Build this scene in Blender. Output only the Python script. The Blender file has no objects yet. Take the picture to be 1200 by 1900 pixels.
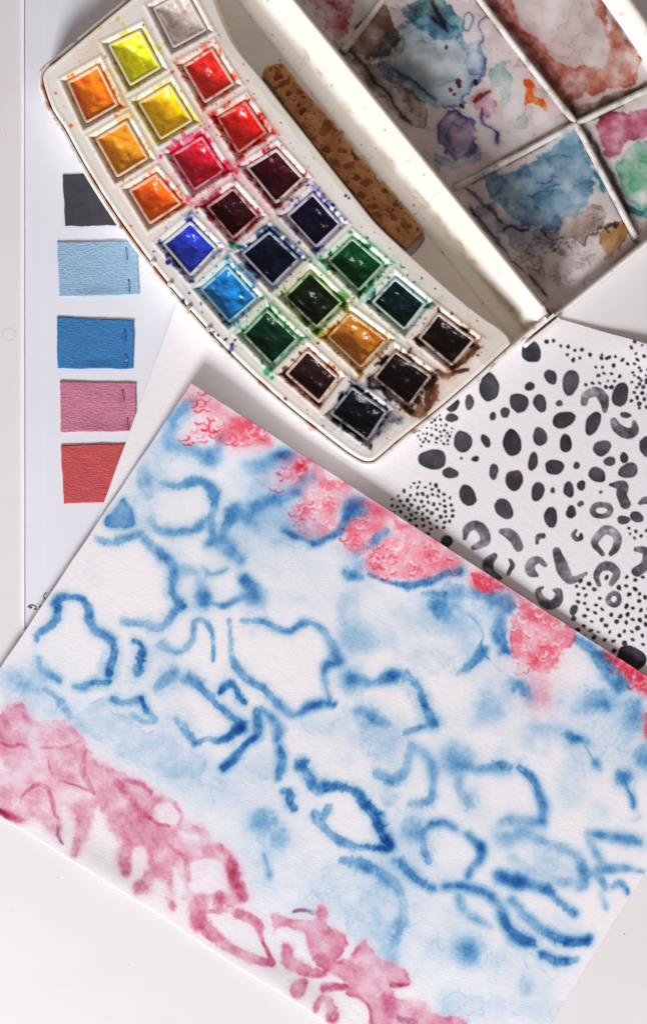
import bpy, bmesh, math, random
import numpy as np
from mathutils import Vector

rng = np.random.default_rng(7)
random.seed(7)
scene = bpy.context.scene
COL = scene.collection

# ------------------------------------------------------------------ camera
S = 0.00022            # metres per unit of the layout drawing (1200 x 1900 units on the table)
H = 0.64               # camera height above the table
cam_d = bpy.data.cameras.new('camera')
cam = bpy.data.objects.new('camera', cam_d); COL.objects.link(cam)
cam.location = (0, 0, H)
cam_d.sensor_fit = 'VERTICAL'; cam_d.sensor_height = 24.0
cam_d.lens = 24.0 * H / (1900 * S)
cam_d.clip_start = 0.01; cam_d.clip_end = 50
scene.camera = cam

# ------------------------------------------------------------------ light
world = bpy.data.worlds.new('World'); scene.world = world; world.use_nodes = True
bg = world.node_tree.nodes['Background']
bg.inputs[0].default_value = (1.0, 0.82, 0.765, 1); bg.inputs[1].default_value = 0.275

def area(name, loc, target, sx, sy, power, col):
    d = bpy.data.lights.new(name, 'AREA'); d.shape = 'RECTANGLE'; d.size = sx; d.size_y = sy
    d.energy = power; d.color = col
    o = bpy.data.objects.new(name, d); COL.objects.link(o); o.location = loc
    o.rotation_euler = (Vector(target) - Vector(loc)).to_track_quat('-Z', 'Y').to_euler()
    return o
# a window low behind the bottom edge of the picture, a little to the left
area('window_light', (-0.72, -1.55, 0.86), (0.0, 0.0, 0.0), 0.52, 0.62, 58, (0.97, 0.98, 1.0))

vs = scene.view_settings
vs.view_transform = 'Standard'; vs.look = 'None'; vs.gamma = 1.0; vs.exposure = 0.06
vs.use_curve_mapping = False
scene.cycles.max_bounces = 8

# ------------------------------------------------------------------ helpers
MM = 0.001
def WX(px, z): return (np.asarray(px, float) - 600) * S * (H - z) / H
def WY(py, z): return (950 - np.asarray(py, float)) * S * (H - z) / H
def lin(r, g, b):
    f = lambda c: c / 12.92 if c <= 0.04045 else ((c + 0.055) / 1.055) ** 2.4
    return np.array([f(r / 255), f(g / 255), f(b / 255)])
def lerp(a, b, t): return a + (b - a) * t
def sst(e0, e1, x):
    t = np.clip((x - e0) / (e1 - e0), 0, 1); return t * t * (3 - 2 * t)

def obj(name, me, mat=None, parent=None):
    if isinstance(me, bmesh.types.BMesh):
        m = bpy.data.meshes.new(name); me.to_mesh(m); me.free(); me = m
    o = bpy.data.objects.new(name, me); COL.objects.link(o)
    if mat is not None and not me.materials: me.materials.append(mat)
    if parent is not None: o.parent = parent
    return o
def empty(name, loc=(0, 0, 0)):
    o = bpy.data.objects.new(name, None); COL.objects.link(o); o.location = loc
    o.empty_display_size = 0.01
    return o
def tag(o, label=None, cat=None, group=None, kind=None):
    if label: o['label'] = label
    if cat: o['category'] = cat
    if group: o['group'] = group
    if kind: o['kind'] = kind
    return o
def attach(o, root):           # keep world coordinates of the mesh, move it under its thing
    o.parent = root; o.matrix_parent_inverse = root.matrix_basis.inverted()
    return o

def mesh_np(name, co, quads, colors=None, smooth=True):
    me = bpy.data.meshes.new(name)
    n = len(co); f = len(quads)
    me.vertices.add(n); me.vertices.foreach_set('co', np.ascontiguousarray(co, dtype=np.float32).ravel())
    k = quads.shape[1]
    me.loops.add(f * k); me.loops.foreach_set('vertex_index', np.ascontiguousarray(quads, dtype=np.int32).ravel())
    me.polygons.add(f)
    me.polygons.foreach_set('loop_start', np.arange(0, f * k, k, dtype=np.int32))
    me.polygons.foreach_set('use_smooth', np.full(f, smooth, dtype=bool))
    if colors is not None:
        a = me.color_attributes.new('paint', 'FLOAT_COLOR', 'POINT')
        c = np.ones((n, 4), np.float32); c[:, :3] = colors
        a.data.foreach_set('color', c.ravel())
    me.update(calc_edges=True); me.validate()
    return me

def grid_quads(nx, ny, mask=None):
    i = np.arange(ny - 1)[:, None] * nx + np.arange(nx - 1)[None, :]
    q = np.stack([i, i + nx, i + nx + 1, i + 1], -1)      # image y points down: this order faces up
    if mask is not None:
        return q[mask]
    return q.reshape(-1, 4)

def compact(co, quads, colors):
    used = np.zeros(len(co), bool); used[quads.ravel()] = True
    idx = np.cumsum(used) - 1
    return co[used], idx[quads], (colors[used] if colors is not None else None)

# ---- numpy noise and drawing
def vnoise(h, w, scale, seed):
    r = np.random.default_rng(seed)
    gh, gw = int(h / scale) + 4, int(w / scale) + 4
    g = r.random((gh, gw)).astype(np.float32) * 2 - 1
    y = np.arange(h) / scale + 0.5; x = np.arange(w) / scale + 0.5
    yi = y.astype(int); xi = x.astype(int)
    fy = (y - yi); fx = (x - xi)
    fy = (fy * fy * (3 - 2 * fy))[:, None].astype(np.float32); fx = (fx * fx * (3 - 2 * fx))[None, :].astype(np.float32)
    a = g[np.ix_(yi, xi)]; b = g[np.ix_(yi, xi + 1)]; c = g[np.ix_(yi + 1, xi)]; d = g[np.ix_(yi + 1, xi + 1)]
    return (a * (1 - fx) + b * fx) * (1 - fy) + (c * (1 - fx) + d * fx) * fy
def fbm(h, w, scale, seed, octv=4, gain=0.5):
    out = np.zeros((h, w), np.float32); amp = 1.0; tot = 0
    for k in range(octv):
        if scale < 1.5: break
        out += amp * vnoise(h, w, scale, seed + 31 * k); tot += amp
        scale *= 0.5; amp *= gain
    return out / tot * 1.6

def crv(pts, closed=False, step=4.0):
    """Catmull-Rom through rows of (x, y, extra...)"""
    P = np.asarray(pts, float)
    n = len(P); out = []
    if n == 2:
        m = max(2, int(np.hypot(*(P[1] - P[0])[:2]) / step) + 1)
        return lerp(P[0], P[1], np.linspace(0, 1, m)[:, None])
    rngi = range(n) if closed else range(n - 1)
    for i in rngi:
        p1, p2 = P[i], P[(i + 1) % n]
        p0 = P[(i - 1) % n] if (closed or i > 0) else 2 * p1 - p2
        p3 = P[(i + 2) % n] if (closed or i < n - 2) else 2 * p2 - p1
        m = max(1, int(np.hypot(*(p2 - p1)[:2]) / step) + 1)
        t = (np.arange(m) / m)[:, None]
        q = 0.5 * ((2 * p1) + (-p0 + p2) * t + (2 * p0 - 5 * p1 + 4 * p2 - p3) * t ** 2 + (-p0 + 3 * p1 - 3 * p2 + p3) * t ** 3)
        out.append(q)
    if not closed: out.append(P[-1:])
    return np.concatenate(out)

def up(a, k, h, w):
    """bilinear enlargement of a coarse array by k"""
    y = np.minimum(np.arange(h) / k, a.shape[0] - 1.001); x = np.minimum(np.arange(w) / k, a.shape[1] - 1.001)
    yi = y.astype(int); xi = x.astype(int); fy = (y - yi)[:, None].astype(np.float32); fx = (x - xi)[None, :].astype(np.float32)
    r = a[yi] * (1 - fy) + a[yi + 1] * fy
    return r[:, xi] * (1 - fx) + r[:, xi + 1] * fx
def blur(a, r):
    for ax in (0, 1):
        for _ in range(2):
            c = np.cumsum(np.pad(a, [(r + 1, r) if k == ax else (0, 0) for k in (0, 1)], 'edge'), axis=ax, dtype=np.float64)
            n = a.shape[ax]
            a = ((np.take(c, np.arange(2 * r + 1, 2 * r + 1 + n), ax) - np.take(c, np.arange(0, n), ax)) / (2 * r + 1)).astype(np.float32)
    return a
def poly_sd(X, Y, poly):
    """signed distance, positive inside"""
    if X.size > 40000 and X.ndim == 2:
        h, w = X.shape; k = 3 if X.size > 250000 else 2
        Xs = np.pad(X, ((0, k), (0, k)), 'edge')[::k, ::k]; Ys = np.pad(Y, ((0, k), (0, k)), 'edge')[::k, ::k]
        return up(poly_sd_(Xs, Ys, poly), k, h, w)
    return poly_sd_(X, Y, poly)
def poly_sd_(X, Y, poly):
    X = X.astype(np.float32); Y = Y.astype(np.float32)
    P = [(float(a), float(b)) for a, b in np.asarray(poly)]; n = len(P)
    d2 = np.full(X.shape, 1e12, np.float32); ins = np.zeros(X.shape, bool)
    for i in range(n):
        ax, ay = P[i]; bx, by = P[(i + 1) % n]
        ex, ey = bx - ax, by - ay; l2 = ex * ex + ey * ey + 1e-9
        t = np.clip(((X - ax) * ex + (Y - ay) * ey) / l2, 0, 1)
        d2 = np.minimum(d2, (X - ax - t * ex) ** 2 + (Y - ay - t * ey) ** 2)
        c = ((ay > Y) != (by > Y)) & (X < (bx - ax) * (Y - ay) / (by - ay + 1e-12) + ax)
        ins ^= c
    d = np.sqrt(d2)
    return np.where(ins, d, -d)

WASH = {'blue': 0.52}
class Sheet:
    """a drawing surface: absorbance of the pigments that lie on a white ground"""
    def __init__(s, x0, y0, x1, y1, seed):
        s.x0, s.y0 = x0, y0
        s.w, s.h = int(x1 - x0) + 1, int(y1 - y0) + 1
        xs = np.arange(s.w) + x0; ys = np.arange(s.h) + y0
        s.X, s.Y = np.meshgrid(xs.astype(np.float32), ys.astype(np.float32))
        s.A = np.zeros((s.h, s.w, 3), np.float32); s.L = {}
        s.nx = fbm(s.h, s.w, 26, seed + 1); s.ny = fbm(s.h, s.w, 26, seed + 2)
        s.big = fbm(s.h, s.w, 90, seed + 3); s.mid = fbm(s.h, s.w, 24, seed + 4)
        s.fine = fbm(s.h, s.w, 7, seed + 5, 3); s.tiny = vnoise(s.h, s.w, 2.6, seed + 6)
    def layer(s, k):
        if k not in s.L: s.L[k] = np.zeros((s.h, s.w), np.float32)
        return s.L[k]
    def win(s, xa, ya, xb, yb):
        i0 = max(0, int(ya - s.y0)); i1 = min(s.h, int(yb - s.y0) + 2)
        j0 = max(0, int(xa - s.x0)); j1 = min(s.w, int(xb - s.x0) + 2)
        if i1 <= i0 or j1 <= j0: return None
        return (slice(i0, i1), slice(j0, j1))
    def merge(s, k, sl, d):
        L = s.layer(k); a = L[sl]
        L[sl] = (a ** 3 + np.maximum(d, 0) ** 3) ** (1 / 3)
    def stroke(s, k, pts, w, I, soft=0.45, halo=0.22, hs=2.3, warp=3.0, feather=0.28, hair=0.0):
        n = len(pts)
        w = list(w) if hasattr(w, '__len__') else [w] * n
        I = list(I) if hasattr(I, '__len__') else [I] * n
        C = crv([(p[0], p[1], w[i], I[i]) for i, p in enumerate(pts)])
        wm = max(w); m = wm * 4 + 14
        sl = s.win(C[:, 0].min() - m, C[:, 1].min() - m, C[:, 0].max() + m, C[:, 1].max() + m)
        if sl is None: return
        X = s.X[sl] + warp * s.nx[sl]; Y = s.Y[sl] + warp * s.ny[sl]
        Q = np.full(X.shape, 1e6, np.float32); T = np.zeros(X.shape, np.float32); AL = np.zeros(X.shape, np.float32); al = 0.0; SD = np.zeros(X.shape, np.float32); sgn = 1 if rng.random() < 0.5 else -1
        for a, b in zip(C[:-1], C[1:]):
            ex, ey = b[0] - a[0], b[1] - a[1]; l2 = ex * ex + ey * ey + 1e-9
            t = np.clip(((X - a[0]) * ex + (Y - a[1]) * ey) / l2, 0, 1)
            d = np.hypot(X - a[0] - t * ex, Y - a[1] - t * ey)
            q = d / np.maximum(lerp(a[2], b[2], t), 0.5)
            mk = q < Q
            Q = np.where(mk, q, Q); T = np.where(mk, lerp(a[3], b[3], t), T); AL = np.where(mk, al + t * math.sqrt(l2), AL); SD = np.where(mk, (ex * (Y - a[1]) - ey * (X - a[0])) / math.sqrt(l2) / max(a[2], .5), SD); al += math.sqrt(l2)
        qf = Q + feather * s.fine[sl] + feather * 0.5 * s.tiny[sl]
        if hair:
            # bristle hairs that run out square to the line, in patches along it
            tb = rng.random(int(al / 1.7) + 4) * 2 - 1; pa = rng.random(int(al / 22) + 4)
            hv = np.interp(AL, np.arange(len(tb)) * 1.7, tb); pv = np.interp(AL, np.arange(len(pa)) * 22, pa)
            qf = qf + hair * hv * (0.1 + 1.5 * pv * pv) * sst(0.45, 1.0, Q)
            pb = rng.random(int(al / 16) + 4); T = T * (0.55 + 0.85 * np.interp(AL, np.arange(len(pb)) * 16, pb))
            wet = sst(-0.3, 0.5, s.big[sl] + 0.5 * s.mid[sl])          # how far the line has bled into its wet side
            lee = sst(0.1, 1.0, SD * sgn)
            qf = lerp(qf, 0.3 + (qf - 0.3) * (1 - 0.45 * wet), lee); extra = lee * 0.26 * wet * np.exp(-(Q / 2.6) ** 2)
            soft = soft * (0.55 + 1.0 * sst(-0.5, 0.6, s.mid[sl] + s.big[sl]))
        core = 1 - sst(1 - soft, 1 + soft, qf)
        if hair: core = core + 0.30 * np.exp(-((qf - 0.72) / 0.2) ** 2) * sst(-0.2, 0.5, s.big[sl] + s.fine[sl] * .5)
        else: extra = 0.0
        d = T * (extra + core * (0.84 + 0.42 * s.mid[sl] + 0.26 * s.fine[sl]) + halo * np.exp(-(Q / hs) ** 2))
        s.merge(k, sl, d)
    def blob(s, k, x, y, rx, ry, rot, I, soft=0.6, warp=6.5, feather=0.22, halo=0.2, hs=1.9):
        m = max(rx, ry) * (3.4 if halo > 0 else 2.2) + 10
        sl = s.win(x - m, y - m, x + m, y + m)
        if sl is None: return
        c, sn = math.cos(math.radians(rot)), math.sin(math.radians(rot))
        dx = s.X[sl] + warp * s.nx[sl] - x; dy = s.Y[sl] + warp * s.ny[sl] - y
        q = np.hypot((dx * c + dy * sn) / rx, (-dx * sn + dy * c) / ry)
        qf = q + feather * s.fine[sl]
        d = I * ((1 - sst(1 - soft, 1 + soft, qf)) * (0.88 + 0.3 * s.mid[sl]) + halo * np.exp(-(q / hs) ** 2))
        s.merge(k, sl, d)
    def wash(s, k, x, y, rx, ry, rot, I):
        m = max(rx, ry) * 2.6
        sl = s.win(x - m, y - m, x + m, y + m)
        if sl is None: return
        c, sn = math.cos(math.radians(rot)), math.sin(math.radians(rot))
        dx = s.X[sl] + 14 * s.nx[sl] - x; dy = s.Y[sl] + 14 * s.ny[sl] - y
        q = np.hypot((dx * c + dy * sn) / rx, (-dx * sn + dy * c) / ry)
        L = s.layer(k); L[sl] = np.maximum(L[sl] + I * WASH.get(k, 1) * np.exp(-q * q * 1.2) * (1 + 0.35 * s.mid[sl]), 0)
    def poly(s, k, pts, I, soft=3.0, warp=3.0, edge=0.0, ew=2.0, var=0.25, bleed=0.0, bw=10, smooth=True, add=False, rag=0.0, rings=0.0):
        P = crv(pts, True, 6) if smooth else np.asarray(pts, float)
        m = 14 + 3 * bw * (bleed > 0) + soft
        sl = s.win(P[:, 0].min() - m, P[:, 1].min() - m, P[:, 0].max() + m, P[:, 1].max() + m)
        if sl is None: return
        sd = poly_sd(s.X[sl] + warp * s.nx[sl], s.Y[sl] + warp * s.ny[sl], P) + rag * s.fine[sl]
        d = I * sst(-soft, soft, sd + soft * 0.6 * s.fine[sl]) * (1 + var * s.mid[sl] + var * 0.5 * s.big[sl])
        if edge: d = d + edge * np.exp(-((sd - ew * 0.6) / ew) ** 2) * np.clip(0.7 + 0.9 * s.mid[sl], 0, 2)
        if rings:
            for o_, a_ in ((6, .5), (12, .4), (20, .3)): d = d + a_ * rings * np.exp(-((sd - o_ - 5 * s.mid[sl]) / (ew * .55)) ** 2) * sst(-.1, .5, s.big[sl] + s.mid[sl] * .6)
        if bleed: d = d + bleed * np.exp(-(np.minimum(sd, 0) / bw) ** 2) * (sd < 0)
        if add: s.layer(k)[sl] += np.maximum(d, 0)
        else: s.merge(k, sl, d)
    def color(s, ground, pig, px, py):
        A = np.zeros((s.h, s.w, 3), np.float32)
        for k, L in s.L.items(): A += L[..., None] * pig[k][None, None, :].astype(np.float32)
        fx = np.clip(np.asarray(px) - s.x0, 0, s.w - 1.001); fy = np.clip(np.asarray(py) - s.y0, 0, s.h - 1.001)
        xi = fx.astype(int); yi = fy.astype(int); fx = (fx - xi)[:, None]; fy = (fy - yi)[:, None]
        a = (A[yi, xi] * (1 - fx) + A[yi, xi + 1] * fx) * (1 - fy) + (A[yi + 1, xi] * (1 - fx) + A[yi + 1, xi + 1] * fx) * fy
        return np.asarray(ground)[None, :] * np.exp(-a)

# ---- materials
def mat_new(name):
    m = bpy.data.materials.new(name); m.use_nodes = True
    nt = m.node_tree; b = nt.nodes['Principled BSDF']
    return m, nt, b
def add_bump(nt, b, layers):
    """layers: (texture scale, detail, strength, distance)"""
    tc = nt.nodes.new('ShaderNodeTexCoord'); prev = None
    for sc, det, st, dist in layers:
        n = nt.nodes.new('ShaderNodeTexNoise'); n.inputs['Scale'].default_value = sc; n.inputs['Detail'].default_value = det
        nt.links.new(tc.outputs['Object'], n.inputs['Vector'])
        bp = nt.nodes.new('ShaderNodeBump'); bp.inputs['Strength'].default_value = st; bp.inputs['Distance'].default_value = dist
        nt.links.new(n.outputs['Fac'], bp.inputs['Height'])
        if prev: nt.links.new(prev.outputs['Normal'], bp.inputs['Normal'])
        prev = bp
    nt.links.new(prev.outputs['Normal'], b.inputs['Normal'])
def mat_painted(name, rough, bumps, spec=0.35, coat=0.0):
    m, nt, b = mat_new(name)
    a = nt.nodes.new('ShaderNodeAttribute'); a.attribute_name = 'paint'
    nt.links.new(a.outputs['Color'], b.inputs['Base Color'])
    b.inputs['Roughness'].default_value = rough; b.inputs['Specular IOR Level'].default_value = spec
    b.inputs['Coat Weight'].default_value = coat; b.inputs['Coat Roughness'].default_value = 0.25
    if bumps: add_bump(nt, b, bumps)
    return m
def mat_mottle(name, c1, c2, scale, lo, hi, rough, bumps=None, spec=0.4, coat=0.0, detail=4):
    m, nt, b = mat_new(name)
    tc = nt.nodes.new('ShaderNodeTexCoord')
    n = nt.nodes.new('ShaderNodeTexNoise'); n.inputs['Scale'].default_value = scale; n.inputs['Detail'].default_value = detail
    nt.links.new(tc.outputs['Object'], n.inputs['Vector'])
    r = nt.nodes.new('ShaderNodeValToRGB')
    r.color_ramp.elements[0].position = lo; r.color_ramp.elements[0].color = (*c1, 1)
    r.color_ramp.elements[1].position = hi; r.color_ramp.elements[1].color = (*c2, 1)
    nt.links.new(n.outputs['Fac'], r.inputs['Fac']); nt.links.new(r.outputs['Color'], b.inputs['Base Color'])
    b.inputs['Roughness'].default_value = rough; b.inputs['Specular IOR Level'].default_value = spec
    b.inputs['Coat Weight'].default_value = coat; b.inputs['Coat Roughness'].default_value = 0.12
    if bumps: add_bump(nt, b, bumps)
    return m

PAPER = np.array([0.80, 0.775, 0.81])
M_paint = mat_painted('painted_paper', 0.85, [(1500, 3, 0.4, 0.0002), (420, 2, 0.4, 0.0002)], 0.2)
M_plastic = mat_painted('stained_plastic', 0.38, [(260, 3, 0.12, 0.0002)], 0.45)
M_lid = mat_painted('stained_enamel', 0.30, [(300, 3, 0.10, 0.0002)], 0.45)
M_table = None

# ------------------------------------------------------------------ table
def make_table():
    global M_table
    m, nt, b = mat_new('table_laminate')
    tc = nt.nodes.new('ShaderNodeTexCoord')
    n = nt.nodes.new('ShaderNodeTexNoise'); n.inputs['Scale'].default_value = 9; n.inputs['Detail'].default_value = 5
    nt.links.new(tc.outputs['Object'], n.inputs['Vector'])
    r = nt.nodes.new('ShaderNodeValToRGB')
    r.color_ramp.elements[0].position = 0.3; r.color_ramp.elements[0].color = (0.71, 0.685, 0.69, 1)
    r.color_ramp.elements[1].position = 0.7; r.color_ramp.elements[1].color = (0.755, 0.735, 0.745, 1)
    nt.links.new(n.outputs['Fac'], r.inputs['Fac']); nt.links.new(r.outputs['Color'], b.inputs['Base Color'])
    b.inputs['Roughness'].default_value = 0.5; b.inputs['Specular IOR Level'].default_value = 0.3
    add_bump(nt, b, [(900, 2, 0.08, 0.0001)])
    # a dried drop ring, a few specks and faint scuffs on the laminate
    def math_(op, a=None, b_=None, c=None):
        q = nt.nodes.new('ShaderNodeMath'); q.operation = op
        for i, v in enumerate((a, b_, c)):
            if v is None: continue
            if hasattr(v, 'node'): nt.links.new(v, q.inputs[i])
            else: q.inputs[i].default_value = v
        return q.outputs[0]
    def ring(px, py, r, w):
        vm = nt.nodes.new('ShaderNodeVectorMath'); vm.operation = 'DISTANCE'
        nt.links.new(tc.outputs['Object'], vm.inputs[0]); vm.inputs[1].default_value = ((px - 600) * S, (950 - py) * S, 0)
        return math_('COMPARE', vm.outputs['Value'], r * S, w * S)
    f = math_('MULTIPLY', ring(17, 620, 11.5, 1.3), 0.16)
    for px, py, rs in ((1157, 1733, 2.0), (108, 1628, 1.5), (240, 1790, 1.2), (22, 1690, 1.0), (1120, 500, 1.2), (1168, 1850, 1.0), (12, 250, 1.2), (420, 1868, 1.0)):
        f = math_('MAXIMUM', f, math_('MULTIPLY', ring(px, py, 0.0, rs), 0.55))
    n2 = nt.nodes.new('ShaderNodeTexNoise'); n2.inputs['Scale'].default_value = 60; n2.inputs['Detail'].default_value = 8
    nt.links.new(tc.outputs['Object'], n2.inputs['Vector'])
    sc = math_('MULTIPLY', math_('SUBTRACT', n2.outputs['Fac'], 0.5), 0.10)
    f = math_('ADD', f, math_('MAXIMUM', sc, 0.0))
    mx = nt.nodes.new('ShaderNodeMix'); mx.data_type = 'RGBA'
    nt.links.new(f, mx.inputs[0]); nt.links.new(r.outputs['Color'], mx.inputs[6]); mx.inputs[7].default_value = (0.28, 0.22, 0.19, 1)
    nt.links.new(mx.outputs[2], b.inputs['Base Color'])
    M_table = m
    bm = bmesh.new()
    v = [bm.verts.new(p) for p in ((-0.75, -0.8, 0), (0.75, -0.8, 0), (0.75, 0.8, 0), (-0.75, 0.8, 0))]
    bm.faces.new(v)
    bmesh.ops.subdivide_edges(bm, edges=bm.edges[:], cuts=6, use_grid_fill=True)
    o = obj('table', bm, m); tag(o, 'white table top', None, kind='structure')
make_table()

# a sheet of paper from four corners
def paper(name, quad, nu, nv, zfun, sheet, ground, pig, mat, thick, wavy=0.0):
    A, B, C, D = [np.array(p, float) for p in quad]
    u = np.linspace(0, 1, nu); v = np.linspace(0, 1, nv)
    U, V = np.meshgrid(u, v); U = U.ravel(); V = V.ravel()
    PX = (A[0] * (1 - U) + B[0] * U) * (1 - V) + (D[0] * (1 - U) + C[0] * U) * V
    PY = (A[1] * (1 - U) + B[1] * U) * (1 - V) + (D[1] * (1 - U) + C[1] * U) * V
    # hand-torn / cut edges are never ruler straight
    e = 0.9 * np.sin(U * 37 + 1) + 0.7 * np.sin(U * 83) + 0.5 * np.sin(V * 51)
    PX = PX + e * 0.5; PY = PY + e * 0.5
    PY = PY + wavy * (2.2 * np.sin(U * 11 + 1) + 1.3 * np.sin(U * 27)) * V ** 8
    z = zfun(U, V, PX, PY)
    co = np.stack([WX(PX, z), WY(PY, z), z], -1)
    colr = sheet.color(ground, pig, PX, PY) if sheet else np.tile(ground, (len(PX), 1))
    q = grid_quads(nu, nv)
    # edge skirt
    idx = np.arange(nu * nv).reshape(nv, nu)
    ring = np.concatenate([idx[0, :-1], idx[:-1, -1], idx[-1, :0:-1], idx[:0:-1, 0]])
    low = co[ring] - np.array([0, 0, thick]); base = len(co)
    co = np.concatenate([co, low]); colr = np.concatenate([colr, np.tile(np.asarray(ground) * 1.0, (len(ring), 1))])
    k = np.arange(len(ring)); k2 = np.roll(k, -1)
    sk = np.stack([ring[k], ring[k2], base + k2, base + k], -1)
    # coarse underside
    st = 12
    ii = idx[np.ix_(np.unique(np.r_[0:nv:st, nv - 1]), np.unique(np.r_[0:nu:st, nu - 1]))]
    un = co[ii.ravel()] - np.array([0, 0, thick]); b2 = len(co)
    co = np.concatenate([co, un]); colr = np.concatenate([colr, np.tile(np.asarray(ground), (len(un), 1))])
    gq = grid_quads(ii.shape[1], ii.shape[0])[:, ::-1] + b2
    me = mesh_np(name, co, np.concatenate([q, sk, gq]), colr)
    return obj(name, me, mat)

def cc(ox, oy, s): return lambda pts: [(ox + p[0] / s, oy + p[1] / s) + tuple(p[2:]) for p in pts]


# ------------------------------------------------------------------ the blue, red and pink painting
def scallops(sh, x0, y0, x1, y1, n, I, seed, clip=None):
    """little fish-scale arcs brushed over the red patches"""
    r = np.random.default_rng(seed)
    cw = 13.0; base = sh.L['red'].copy() if n < 2 else None
    rows = int((y1 - y0) / 10) + 1; cols = int((x1 - x0) / cw) + 1
    for i in range(rows):
        for j in range(cols):
            if r.random() > n * 0.95: continue
            cx = x0 + (j + 0.5 * (i % 2)) * cw + r.normal(0, 1.6); cy = y0 + i * 10 + r.normal(0, 1.4)
            iy, ix = int(cy - sh.y0), int(cx - sh.x0)
            if not (0 <= iy < sh.h and 0 <= ix < sh.w) or base[iy, ix] < 0.16: continue
            rr = cw * r.uniform(0.34, 0.58); a = r.normal(0, 0.5); t0 = r.uniform(-0.3, 0.9); t1 = r.uniform(2.2, 3.4)
            pts = []
            for t in np.linspace(t0, t1, 5):
                dx, dy = rr * math.cos(t), rr * 0.95 * math.sin(t)
                pts.append((cx + dx * math.cos(a) - dy * math.sin(a), cy + dx * math.sin(a) + dy * math.cos(a)))
            if r.random() < 0.6: sh.stroke('lace', [(x_, y_ - r.uniform(2.5, 4.5)) for x_, y_ in pts], r.uniform(1.2, 2.4), r.uniform(.5, 1.1), soft=0.6, halo=0.0, warp=4, feather=0.4)
            sh.stroke('red', pts, r.uniform(1.2, 2.1), I * r.uniform(0.35, 1.15), soft=0.6, halo=0.2, warp=3.5, feather=0.3)

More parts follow.
